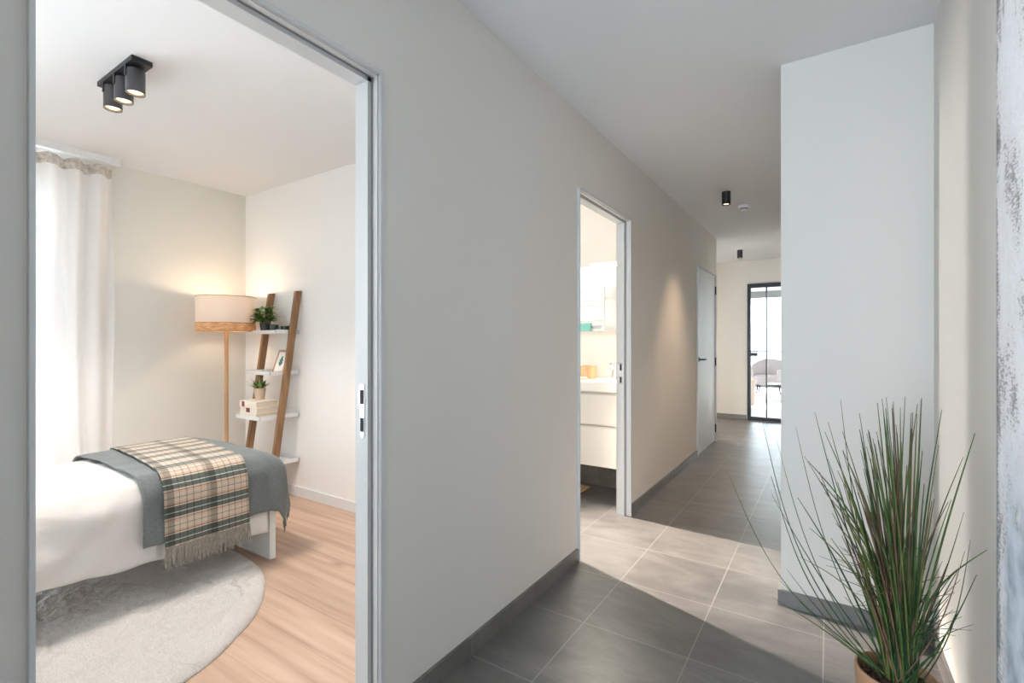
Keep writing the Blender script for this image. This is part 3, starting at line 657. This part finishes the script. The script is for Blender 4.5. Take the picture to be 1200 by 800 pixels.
# ceiling spot bar in the bedroom
sb = thing('ceiling_spot_bar', 'black bar with three spotlights on the bedroom ceiling', 'ceiling light', (-2.81, 0.915, 2.5))
bm = boxes((-3.02, -2.60, 0.875, 0.955, 2.478, 2.5)); build('mounting_plate', bm, ANTHRACITE, sb, bevel=0.002)
for x in (-2.945, -2.81, -2.675):
    c = (x, 0.915, 0)
    bm = BM(); lathe(bm, [(0.033, 2.362), (0.0375, 2.360), (0.0375, 2.462), (0.034, 2.469), (0, 2.469)], c, 32); lathe(bm, [(0.033, 2.362), (0.032, 2.384), (0.0, 2.384)], c, 32)
    hs = build('spot_head', bm, plain('grey_spot_metal', (0.10, 0.10, 0.11), 0.45, 0.3), sb)
    bm = BM(); box(bm, x - 0.008, x + 0.008, 0.8745, 0.882, 2.436, 2.479); disc_prism(bm, (x, 0.880, 2.437), (0, -1, 0), 0.008, 0.006, 12); build('bracket', bm, BLACK, hs)
    bm = BM(); lathe(bm, [(0.0, 2.364), (0.020, 2.366), (0.031, 2.372)], c, 24); build('bulb', bm, BULB, hs)
    light('spot_lamp', 'SPOT', (x, 0.915, 2.345), 15.5, (1.0, 0.91, 0.82), (0, 0, 0), sb, spot_size=R(110), spot_blend=0.7, shadow_soft_size=0.03)

# floor lamp
LX, LY = -4.0, 1.97
fl = thing('floor_lamp', 'lit floor lamp with linen drum shade and pale wood pole in the bedroom corner', 'floor lamp', (LX, LY, 0))
bm = BM(); lathe(bm, [(0, 0), (0.135, 0), (0.14, 0.006), (0.14, 0.018), (0.13, 0.024), (0.02, 0.026), (0, 0.026)], (LX, LY, 0), 40); build('base', bm, LAMPWOOD, fl)
bm = BM(); tube(bm, [(LX, LY, 0.02), (LX, LY, 1.36)], 0.0145, 16); build('pole', bm, LAMPWOOD, fl)
SR = 0.208
sh = None
bm = BM(); lathe(bm, [(SR, 1.366), (SR, 1.572), (SR - 0.003, 1.574), (SR - 0.003, 1.366)], (LX, LY, 0), 72); sh = build('lamp_shade', bm, SHADE, fl)
bm = BM(); lathe(bm, [(SR + 0.001, 1.302), (SR + 0.003, 1.335), (SR + 0.001, 1.366), (SR - 0.002, 1.366), (SR - 0.002, 1.302), (SR + 0.001, 1.302)], (LX, LY, 0), 72); build('woven_band', bm, WEAVE, sh)
for z in (1.304, 1.367, 1.572):
    bm = BM(); tube(bm, [(LX + (SR + 0.002) * math.cos(k * PI / 32), LY + (SR + 0.002) * math.sin(k * PI / 32), z) for k in range(65)], 0.003, 6, cap=False); build('trim_ring', bm, LAMPWOOD, sh)
bm = BM()
for k in range(3): tube(bm, [(LX, LY, 1.355), (LX + SR * math.cos(k * 2.094), LY + SR * math.sin(k * 2.094), 1.355)], 0.002, 6)
lathe(bm, [(0.012, 1.35), (0.018, 1.36), (0.018, 1.40), (0, 1.40)], (LX, LY, 0), 16); build('lamp_holder', bm, plain('holder_white', (0.7, 0.7, 0.7), 0.4), fl)
bm = BM(); lathe(bm, [(0.0, 1.40), (0.014, 1.41), (0.03, 1.445), (0.028, 1.465), (0.015, 1.485), (0, 1.49)], (LX, LY, 0), 20); build('bulb', bm, BULB, fl)
light('floor_lamp_light', 'POINT', (LX, LY, 1.52), 1.5, (1.0, 0.78, 0.54), (0, 0, 0), fl, shadow_soft_size=0.03)

# ladder shelf leaning on the bedroom wall
ls = thing('ladder_shelf', 'leaning ladder shelf with brown wood rails and four white trays', 'shelf', (-3.65, 2.10, 0))
K = 0.161
def rail_y(z): return 1.992 + K * z
for x in (-3.85, -3.479):
    bm = BM(); hw = 0.014; ztop = 1.615
    hexa(bm, [(x - hw, rail_y(0), 0), (x + hw, rail_y(0), 0), (x + hw, rail_y(0) + 0.048, 0), (x - hw, rail_y(0) + 0.048, 0),
              (x - hw, rail_y(ztop) - 0.024, ztop), (x + hw, rail_y(ztop) - 0.024, ztop), (x + hw, rail_y(ztop) + 0.024, ztop + 0.006), (x - hw, rail_y(ztop) + 0.024, ztop + 0.006)])
    build('rail', bm, WALNUT, ls, bevel=0.003)
TRAYS = [(1.288, 2.080), (0.972, 2.035), (0.640, 1.958), (0.285, 1.89)]
for z, yf in TRAYS:
    bm = BM(); xa, xb, yb = -3.833, -3.496, 2.272
    box(bm, xa, xb, yf, yb, z - 0.006, z)
    box(bm, xa, xb, yf, yf + 0.005, z, z + 0.020); box(bm, xa, xa + 0.005, yf, yb, z, z + 0.024); box(bm, xb - 0.005, xb, yf, yb, z, z + 0.024); box(bm, xa, xb, yb - 0.005, yb, z, z + 0.03)
    s_ = build('shelf_tray', bm, WHITE, ls)
    for x in (xa + 0.006, xb - 0.006):
        bm = BM(); disc_prism(bm, (x, rail_y(z) + 0.024, z + 0.010), (-1 if x < -3.6 else 1, 0, 0), 0.005, 0.004, 10); build('screw', bm, STEEL, s_)

def potted(name, label, c, prof, potm, soil_r, soil_z, group=None):
    t = thing(name, label, 'potted plant' if 'plant' in name or 'grass' in name else name, c, group)
    bm = BM(); lathe(bm, prof, c, 32); build('pot', bm, potm, t)
    bm = BM(); lathe(bm, [(0, soil_z + 0.002), (soil_r * 0.6, soil_z + 0.004), (soil_r, soil_z)], c, 24); build('soil', bm, BARK, t)
    return t
def leaf_blade(bm, base, d, L, W, droop=0.3, mi=0):
    base = Vector(base); d = Vector(d).normalized(); side = d.cross(Vector((0, 0, 1)))
    if side.length < 0.05: side = Vector((1, 0, 0))
    side.normalize(); up = side.cross(d)
    rows = []
    for i in range(6):
        s = i / 5; wv = W * math.sin(PI * min(1, 0.08 + s * 0.92)) ** 0.8 * 0.5
        p = base + d * (L * s) - Vector((0, 0, 1)) * (droop * L * s * s)
        rows.append((bm.verts.new(p - side * wv + up * wv * 0.25), bm.verts.new(p), bm.verts.new(p + side * wv + up * wv * 0.25)))
    for a, b in zip(rows, rows[1:]):
        bm.faces.new((a[0], a[1], b[1], b[0])).material_index = mi; bm.faces.new((a[1], a[2], b[2], b[1])).material_index = mi
c = (-3.745, 2.135, 1.2885)
t = potted('leafy_plant', 'bushy green plant in a charcoal pot on the top tray of the ladder shelf', c, [(0, 0), (0.026, 0), (0.036, 0.082), (0.033, 0.082), (0.030, 0.07), (0, 0.07)], CHAR, 0.031, 0.072)
bm = BM(); bs = BM()
for i in range(26):
    a = random.uniform(0, 2 * PI); e = random.uniform(0.02, 0.075); top = Vector((c[0] + e * math.cos(a), min(c[1] + e * math.sin(a), 2.225), c[2] + random.uniform(0.10, 0.215)))
    root = Vector((c[0] + 0.4 * e * math.cos(a) * 0.6, c[1] + 0.4 * e * math.sin(a) * 0.6, c[2] + 0.07))
    tube(bs, [root, root.lerp(top, 0.5) + Vector((0, 0, 0.01)), top], [0.002, 0.0017, 0.001], 5)
    for s in (0.55, 0.75, 0.9, 1.0):
        for _ in range(2):
            b = a + random.uniform(-1.6, 1.6)
            p = root.lerp(top, s); dv = Vector((math.cos(b), math.sin(b), random.uniform(0.0, 0.9)))
            if p.y + dv.y * 0.05 > 2.25: dv.y = -abs(dv.y)
            leaf_blade(bm, p, dv, random.uniform(0.042, 0.064), random.uniform(0.020, 0.031), random.uniform(0.1, 0.5), random.choice((0, 0, 1)))
build('foliage', bm, [G_LEAF, plain('dark_leaf', (0.055, 0.17, 0.03), 0.45)], t, ang=180); build('stems', bs, G_MID, t)
def cup(label, c, r, h, group):
    t = thing('tealight_cup', label, 'candle holder', c, group)
    bm = BM(); lathe(bm, [(0, 0), (r * 0.92, 0), (r, h * 0.1), (r, h), (r - 0.004, h), (r - 0.005, h * 0.3), (0, h * 0.3)], c, 32); build('cup', bm, DKGREEN, t)
    bm = BM(); lathe(bm, [(0, h * 0.62), (r * 0.7, h * 0.6), (r * 0.7, h * 0.3)], c, 20); build('candle', bm, plain('candle_wax', (0.7, 0.66, 0.6), 0.6), t)
cup('taller dark green cup beside the charcoal plant pot on the top tray', (-3.668, 2.165, 1.2885), 0.034, 0.066, 'dark cups on the top tray')
cup('low dark green cup near the wall on the top tray, right of the taller cup', (-3.585, 2.215, 1.2885), 0.034, 0.055, 'dark cups on the top tray')

# leaf print frame leaning on the second tray
pf = thing('picture_frame', 'small wood-framed leaf print leaning on the second tray', 'picture frame', (-3.60, 2.17, 0.9725))
yb_, yt_ = 2.165, 2.228; z0_, z1_ = 0.9725, 1.150; x0_, x1_ = -3.70, -3.555
def slab(bm, xa, xb, za, zb, front, thick, mi=0):
    def P(x, z, d):
        f_ = (z - z0_) / (z1_ - z0_); return (x, yb_ + (yt_ - yb_) * f_ + d * 0.93, z + d * 0.33)
    hexa(bm, [P(xa, za, front), P(xb, za, front), P(xb, za, front + thick), P(xa, za, front + thick), P(xa, zb, front), P(xb, zb, front), P(xb, zb, front + thick), P(xa, zb, front + thick)], mi)
bm = BM(); fw = 0.012
slab(bm, x0_, x0_ + fw, z0_, z1_, 0, 0.014); slab(bm, x1_ - fw, x1_, z0_, z1_, 0, 0.014); slab(bm, x0_ + fw, x1_ - fw, z1_ - fw, z1_, 0, 0.014); slab(bm, x0_ + fw, x1_ - fw, z0_, z0_ + fw, 0, 0.014)
build('frame', bm, FRAMEW, pf, smooth=False)
bm = BM(); slab(bm, x0_ + fw, x1_ - fw, z0_ + fw, z1_ - fw, 0.006, 0.004); pr = build('print', bm, PAPER, pf, smooth=False)
bm = BM()
xc = (x0_ + x1_) / 2; zc0 = z0_ + 0.055
def PP(x, z): 
    f_ = (z - z0_) / (z1_ - z0_); return (x, yb_ + (yt_ - yb_) * f_ + 0.0048, z)
Lf = [(0, 0), (0.018, 0.012), (0.028, 0.030), (0.018, 0.034), (0.026, 0.050), (0.014, 0.055), (0.012, 0.070), (0, 0.082), (-0.012, 0.070), (-0.014, 0.055), (-0.026, 0.048), (-0.018, 0.034), (-0.028, 0.028), (-0.018, 0.012)]
bm.faces.new([bm.verts.new(PP(xc + a, zc0 + b)) for a, b in Lf]); build('leaf_motif', bm, LEAFINK, pr, smooth=False)

# books on the third tray
def book(label, x0, x1, y0, y1, z0, z1, lab):
    t = thing('book', label, 'book', ((x0 + x1) / 2, (y0 + y1) / 2, z0), 'cream books on the third tray')
    c_ = 0.0035
    bm = boxes((x0, x1, y0, y1, z0, z0 + c_), (x0, x1, y0, y1, z1 - c_, z1), (x0, x1, y0, y0 + c_, z0 + c_, z1 - c_)); build('cover', bm, BOOKC, t, bevel=0.0008)
    bm = boxes((x0 + 0.003, x1 - 0.003, y0 + c_, y1 - 0.004, z0 + c_, z1 - c_)); build('pages', bm, PAGES, t)
    if lab:
        bm = boxes((x0 + lab[0], x0 + lab[1], y0 - 0.0006, y0 + 0.0006, z0 + 0.004, z1 - 0.004)); build('spine_label', bm, RED, t); 
BZ = 0.6405
book('bottom book of the cream stack on the third tray', -3.800, -3.575, 1.972, 2.145, BZ, BZ + 0.040, None)
book('middle cream book with red spine label under the kraft pot', -3.800, -3.572, 1.975, 2.150, BZ + 0.0402, BZ + 0.081, (0.085, 0.135))
book('topmost cream book with a red spine label at its left end', -3.803, -3.570, 1.970, 2.148, BZ + 0.0812, BZ + 0.128, (0.035, 0.072))
c = (-3.715, 2.08, BZ + 0.1282)
t = potted('succulent_plant', 'small spiky plant in a kraft pot standing on the cream books', c, [(0, 0), (0.032, 0), (0.044, 0.090), (0.041, 0.090), (0.036, 0.075), (0, 0.075)], KRAFT, 0.038, 0.078)
bm = BM()
for i in range(42):
    a = random.uniform(0, 2 * PI); e = random.uniform(0.15, 1.3); L = random.uniform(0.06, 0.12)
    leaf_blade(bm, (c[0] + 0.015 * math.cos(a), c[1] + 0.015 * math.sin(a), c[2] + 0.078), (e * math.cos(a), e * math.sin(a), 1.0), L, 0.013, random.uniform(0, 0.35), random.choice((0, 0, 1)))
build('foliage', bm, [G_SUC, G_MID], t, ang=180)

# wall box inside the bedroom door
bm = boxes((WI - 0.085, WI - 0.0, 1.075, 1.155, 0.515, 0.685)); 
tag(build('wall_box', bm, WHITE, None, bevel=0.012), 'small white rounded box low on the wall just inside the bedroom doorway', 'wall box')

# ------------------------------------------------------------------ bathroom
VX0, VX1, VY0, VY1 = -2.50, -1.32, 3.42, 3.845
vn = thing('vanity_cabinet', 'white wall-hung bathroom vanity with two wide drawers', 'cabinet', ((VX0 + VX1) / 2, VY1, 0.275))
VAN = plain('vanity_lacquer', (0.70, 0.68, 0.65), 0.35)
build('body', boxes((VX0, VX1, VY0 + 0.02, VY1, 0.275, 0.842)), VAN, vn, bevel=0.002)
for z0, z1 in ((0.275, 0.568), (0.592, 0.815)):
    d = build('drawer', boxes((VX0, VX1, VY0, VY0 + 0.0195, z0, z1)), VAN, vn, bevel=0.002)
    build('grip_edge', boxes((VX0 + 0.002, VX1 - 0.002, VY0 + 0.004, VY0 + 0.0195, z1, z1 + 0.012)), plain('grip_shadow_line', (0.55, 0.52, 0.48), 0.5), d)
wb = thing('washbasin', 'white ceramic washbasin top on the bathroom vanity', 'washbasin', ((VX0 + VX1) / 2, VY1, 0.843))
bm = BM()
bx0, bx1, by0, by1 = VX0 + 0.35, VX1 - 0.05, VY0 + 0.05, VY1 - 0.12
box(bm, VX0, bx0, VY0 - 0.006, VY1, 0.8435, 0.913); box(bm, bx1, VX1, VY0 - 0.006, VY1, 0.8435, 0.913); box(bm, bx0, bx1, VY0 - 0.006, by0, 0.8435, 0.913); box(bm, bx0, bx1, by1, VY1, 0.8435, 0.913); box(bm, bx0, bx1, by0, by1, 0.8435, 0.850)
build('basin', bm, CERAMIC, wb, bevel=0.003)
bm = BM(); disc_prism(bm, ((bx0 + bx1) / 2, (by0 + by1) / 2, 0.85), (0, 0, 1), 0.03, 0.004); build('drain', bm, CHROME, wb)
fx, fy, fz = -1.465, 3.76, 0.9135
fa = thing('faucet', 'chrome mixer tap on the white washbasin', 'faucet', (fx, fy, fz))
bm = BM(); lathe(bm, [(0, 0), (0.026, 0), (0.026, 0.008), (0.021, 0.012), (0.021, 0.115), (0.018, 0.12), (0, 0.12)], (fx, fy, fz), 24); build('body', bm, CHROME, fa)
bm = BM(); tube(bm, [(fx, fy, fz + 0.075), (fx, fy - 0.07, fz + 0.080), (fx, fy - 0.115, fz + 0.072), (fx, fy - 0.125, fz + 0.05)], [0.014, 0.013, 0.012, 0.011], 12); build('spout', bm, CHROME, fa)
bm = BM(); box(bm, fx - 0.01, fx + 0.01, fy - 0.075, fy + 0.02, fz + 0.122, fz + 0.136); build('lever', bm, CHROME, fa, bevel=0.003)
tb = thing('tissue_box', 'bamboo tissue box on the back of the washbasin', 'box', (-1.69, 3.745, 0.9135))
build('body', boxes((-1.76, -1.635, 3.69, 3.80, 0.9135, 1.018)), BAMBOO, tb, bevel=0.003)
build('lid_slot', boxes((-1.735, -1.66, 3.735, 3.755, 1.0175, 1.0195)), SLOT, tb)
bt = thing('soap_bottle', 'dark amber soap bottle left of the bamboo box', 'bottle', (-1.80, 3.72, 0.9135))
bm = BM(); lathe(bm, [(0, 0), (0.026, 0), (0.027, 0.085), (0.012, 0.105), (0.011, 0.115), (0, 0.115)], (-1.80, 3.72, 0.9135), 24); build('body', bm, plain('amber_glass', (0.16, 0.06, 0.02), 0.15), bt)
bm = BM(); tube(bm, [(-1.80, 3.72, 1.028), (-1.80, 3.72, 1.055), (-1.80, 3.69, 1.058)], 0.005, 8); build('pump', bm, BLACK, bt)
bm = BM(); lathe(bm, [(0, 0), (0.026, 0.0), (0.034, 0.010), (0.030, 0.020), (0, 0.023)], (-1.665, 3.60, 0.9135), 24)
tag(build('soap_bar', bm, plain('peach_soap', (0.80, 0.55, 0.42), 0.5), None), 'round peach soap bar at the edge of the washbasin', 'soap')
mc = thing('mirror_cabinet', 'wide frameless bathroom mirror above the vanity', 'mirror', (-1.9, 3.86, 1.31))
build('back_panel', boxes((-2.56, -1.30, 3.838, 3.86, 1.312, 1.862)), WHITE, mc); build('mirror_pane', boxes((-2.562, -1.298, 3.832, 3.838, 1.310, 1.864)), MIRROR, mc)
lb = thing('mirror_light', 'slim bright light bar over the bathroom mirror', 'wall light', (-1.4, 3.86, 1.87))
build('housing', boxes((-1.70, -1.00 - 0.3, 3.80, 3.86, 1.874, 1.886)), WHITE, lb); build('diffuser', boxes((-1.695, -1.305, 3.795, 3.84, 1.866, 1.8735)), LED, lb)
light('mirror_lamp', 'AREA', (-1.5, 3.78, 1.862), 5, (1.0, 0.90, 0.76), (0, 0, 0), lb, shape='RECTANGLE', size=0.4, size_y=0.03)
rd = thing('towel_radiator', 'white ladder towel radiator, seen reflected in the bathroom mirror', 'radiator', (-2.41, 2.41, 0.85))
RXa, RXb, RY = -2.67, -2.155, 2.465
for x in (RXa, RXb): build('upright', boxes((x - 0.018, x + 0.018, RY - 0.016, RY + 0.016, 0.85, 1.86)), WHITE, rd, bevel=0.004)
for k in range(17):
    z = 0.89 + k * 0.058
    if k in (5, 11): continue
    bm = BM(); tube(bm, [(RXa, RY + 0.018, z), (RXb, RY + 0.018, z)], 0.012, 12); build('rung', bm, WHITE, rd)
for x in (RXa, RXb):
    for z in (0.96, 1.71): build('wall_bracket', boxes((x - 0.01, x + 0.01, 2.402, RY - 0.016, z, z + 0.03)), WHITE, rd)
bm = BM(); g2 = []
for i in range(25):
    x = -2.63 + 0.34 * i / 24
    row = []
    for (yy, z) in ((RY + 0.043, 1.10), (RY + 0.042, 1.25), (RY + 0.041, 1.395), (RY + 0.036, 1.422), (RY + 0.018, 1.4345), (RY + 0.000, 1.422), (RY - 0.002, 1.385)):
        row.append(bm.verts.new((x, yy + 0.003 * math.sin(i * 0.9) * (z < 1.38), z)))
    g2.append(row)
for a, b in zip(g2, g2[1:]):
    for j in range(6): bm.faces.new((a[j], b[j], b[j + 1], a[j + 1]))
tw = build('towel', bm, TEAL, None, ang=180); tag(tw, 'teal towel folded over the radiator, reflected in the mirror', 'towel')
sol = tw.modifiers.new('thickness', 'SOLIDIFY'); sol.thickness = 0.005; sol.offset = 0
mt = thing('bath_mat', 'slatted bamboo bath mat on the tiles below the vanity', 'bath mat', (-1.95, 3.5, 0))
for k in range(12): build('slat', boxes((-2.26, -1.66, 3.30 + k * 0.036, 3.30 + k * 0.036 + 0.024, 0.010, 0.020)), BAMBOO, mt, bevel=0.002)
for x in (-2.2, -1.74): build('batten', boxes((x - 0.015, x + 0.015, 3.30, 3.72, 0.0, 0.0098)), BAMBOO, mt)

bs_ = thing('bathroom_spot', 'adjustable bathroom ceiling spotlight out of view', 'ceiling light', (-4.10, 3.43, 2.5))
bm = BM(); lathe(bm, [(0, 2.484), (0.04, 2.484), (0.042, 2.49), (0.042, 2.5), (0, 2.5)], (-4.10, 3.43, 0), 24); build('mount', bm, WHITE, bs_)
sdir = (Vector((-0.72, 2.80, 0)) - Vector((-4.10, 3.43, 2.42))).normalized()
bm = BM(); p0 = Vector((-4.10, 3.43, 2.42)); tube(bm, [p0 - sdir * 0.05, p0 + sdir * 0.04], 0.032, 20); build('spot_head', bm, WHITE, bs_)
bm = BM(); tube(bm, [(-4.10, 3.43, 2.485), p0 - sdir * 0.02], 0.007, 8); build('arm', bm, WHITE, bs_)
light('spot_lamp', 'SPOT', p0 + sdir * 0.045, 1350, (1.0, 0.86, 0.74), sdir.to_track_quat('-Z', 'Y').to_euler(), bs_, spot_size=R(23), spot_blend=1.0, shadow_soft_size=0.03)
# ------------------------------------------------------------------ corridor ceiling
def ceiling_spot(label, x, y, power):
    t = thing('ceiling_spot', label, 'ceiling light', (x, y, 2.5), 'black corridor spots')
    bm = BM(); lathe(bm, [(0.030, 2.393), (0.035, 2.391), (0.035, 2.497), (0.037, 2.5), (0, 2.5)], (x, y, 0), 32); lathe(bm, [(0.030, 2.393), (0.028, 2.41), (0, 2.41)], (x, y, 0), 32); build('housing', bm, BLACK, t)
    bm = BM(); lathe(bm, [(0, 2.396), (0.020, 2.398), (0.029, 2.404)], (x, y, 0), 24); build('bulb', bm, BULB, t)
    light('spot_lamp', 'SPOT', (x, y, 2.388), power, (1.0, 0.70, 0.45), (0, 0, 0), t, spot_size=R(82), spot_blend=1.0, shadow_soft_size=0.03)
ceiling_spot('black cylinder spotlight on the corridor ceiling nearer the viewer', -0.733, 4.465, 27)
ceiling_spot('black cylinder spotlight farther down the corridor before the glass door', -1.035, 7.38, 22)
sd = thing('smoke_detector', 'small white smoke detector on the corridor ceiling', 'smoke detector', (-0.665, 5.0, 2.5))
bm = BM(); lathe(bm, [(0, 2.478), (0.050, 2.478), (0.054, 2.484), (0.054, 2.5), (0, 2.5)], (-0.665, 5.0, 0), 32); build('base', bm, WHITE, sd)
bm = BM(); lathe(bm, [(0, 2.452), (0.020, 2.454), (0.030, 2.462), (0.033, 2.4785), (0, 2.4785)], (-0.665, 5.0, 0), 24); build('sensor_cap', bm, WHITE, sd)
bm = BM(); lathe(bm, [(0.0335, 2.463), (0.0345, 2.466), (0.0345, 2.472), (0.0335, 2.475)], (-0.665, 5.0, 0), 24); build('vent_ring', bm, plain('detector_grey', (0.25, 0.25, 0.25), 0.6), sd)

# ------------------------------------------------------------------ painting on the right wall
pa = thing('painting', 'tall white and grey textured abstract canvas at the right edge', 'painting', (0.343, 0.95, 0.25))
bm = boxes((0.328, 0.351, 0.35, 1.565, 0.25, 2.20)); build('canvas', bm, CANVAS, pa, bevel=0.003)
build('stretcher', boxes((0.351, 0.3538, 0.40, 1.52, 0.30, 2.15)), LAMPWOOD, pa)

# ------------------------------------------------------------------ tall potted grass
PX, PY, PZ = 0.157, 1.708, 0.0
pg = thing('potted_grass', 'tall artificial grass in a brown pot in front of the pale wall block', 'potted plant', (PX, PY, 0))
RP = 0.095; ZR = 0.300
bm = BM(); lathe(bm, [(0, 0), (0.072, 0), (0.076, 0.005), (RP, ZR - 0.004), (RP - 0.002, ZR), (RP - 0.007, ZR), (RP - 0.010, ZR - 0.035), (0, ZR - 0.04)], (PX, PY, 0), 64); build('pot', bm, TERRA, pg)
bm = BM()
for i in range(260):
    a = random.uniform(0, 2 * PI); r = (RP - 0.022) * math.sqrt(random.random()); s = random.uniform(0.006, 0.013)
    m = Matrix.Translation((PX + r * math.cos(a), PY + r * math.sin(a), ZR - 0.028 + random.uniform(-0.006, 0.010))) @ Matrix.Rotation(random.uniform(0, 6.28), 4, 'Z') @ Matrix.Rotation(random.uniform(-.6, .6), 4, 'X') @ Matrix.Diagonal((s * random.uniform(1, 1.8), s * 0.8, s * 0.45, 1))
    bmesh.ops.create_icosphere(bm, subdivisions=1, radius=1.0, matrix=m)
lathe(bm, [(0, ZR - 0.032), (RP - 0.012, ZR - 0.034)], (PX, PY, 0), 32)
build('bark_mulch', bm, BARK, pg, smooth=False)
bm = BM()
def blade(base, tip, bow, r0, mi, n=12):
    base = Vector(base); tip = Vector(tip); pts = []; rad = []
    for i in range(n + 1):
        s = i / n
        p = base.lerp(tip, s); h = Vector((tip.x - base.x, tip.y - base.y, 0))
        p = p - h * (bow * math.sin(PI * s) * 0.5 * (1 - 0.2 * s)) + Vector((0, 0, 1)) * (bow * h.length * 0.55 * math.sin(PI * s))
        p.x = min(p.x, 0.345); pts.append(p); rad.append(r0 * (1 - 0.74 * s ** 2.4))
    tube(bm, pts, rad, 5, mi)
RV = Vector((0.8366, 0.5477, 0)); FV = Vector((-0.5477, 0.8366, 0))
def base_pt(sp=0.05):
    a = random.uniform(0, 2 * PI); r = sp * math.sqrt(random.random())
    return Vector((PX + 0.01 + r * math.cos(a), PY + r * math.sin(a), ZR - 0.03))
for i in range(135):                                   # tall upright blades
    b = base_pt(0.031)
    off = (b - Vector((PX + 0.01, PY, b.z)))
    h = random.uniform(0.54, 0.84) if random.random() < 0.75 else random.uniform(0.36, 0.58)
    u = off.dot(RV) * 3.0 + random.gauss(-0.065, 0.055); v = off.dot(FV) * 1.2 + random.gauss(0, 0.05)
    u = max(-0.23, min(0.09, u))
    h -= 0.9 * abs(u + 0.02) * random.uniform(0.5, 1.3)
    tip = b + RV * u + FV * v + Vector((0, 0, h))
    tip.x = min(tip.x, 0.342)
    if i % 7 == 0: tip.z += 0.02
    blade(b, tip, random.uniform(0.1, 0.55), random.uniform(0.0022, 0.0033), random.choices((0, 1, 2, 3), (3, 4, 3, 3))[0])
for i in range(80):                                    # short tuft round the base
    b = base_pt(0.034); a = random.uniform(0, 2 * PI); e = random.uniform(0.03, 0.15)
    tip = b + Vector((e * math.cos(a), e * math.sin(a), random.uniform(0.16, 0.36)))
    tip.x = min(tip.x, 0.342)
    blade(b, tip, random.uniform(0.2, 0.8), random.uniform(0.0015, 0.0022), random.choices((0, 1), (4, 1))[0])
for k in range(26):                                    # wispy drooping side blades
    b = base_pt(0.03); sgn = 1 if k % 2 else -1; e = random.uniform(0.10, 0.20) if sgn < 0 else random.uniform(0.06, 0.15)
    tip = b + RV * (sgn * e) + FV * random.uniform(-0.08, 0.08) + Vector((0, 0, random.uniform(0.16, 0.40)))
    tip.x = min(tip.x, 0.338)
    blade(b, tip, random.uniform(0.7, 1.15), random.uniform(0.0016, 0.0021), random.choice((0, 0, 3)), 16)
for tip, z0 in (((-0.282, 1.75, 0.781), 0), ((-0.18, 1.75, 0.964), 0), ((-0.139, 1.75, 0.908), 0), ((-0.035, 1.75, 1.0), 0), ((0.03, 1.75, 1.044), 0), ((-0.087, 1.78, 0.946), 0), ((-0.153, 1.75, 0.786), 0),
                ((-0.151, 1.75, 0.726), 0), ((-0.11, 1.75, 0.50), 0), ((-0.151, 1.75, 0.40), 0), ((-0.13, 1.75, 0.46), 0), ((0.312, 1.66, 0.63), 0), ((0.29, 1.66, 0.685), 0), ((0.27, 1.62, 0.55), 0), ((0.335, 1.85, 0.66), 0), ((0.33, 1.9, 0.72), 0)):
    blade(base_pt(0.04), tip, random.uniform(-0.35, 0.1), random.uniform(0.0016, 0.0022), random.choices((0, 1, 3), (3, 2, 1))[0], 16)
build('foliage', bm, [G_DEEP, G_MID, G_OLIVE, G_BROWN], pg, ang=80)
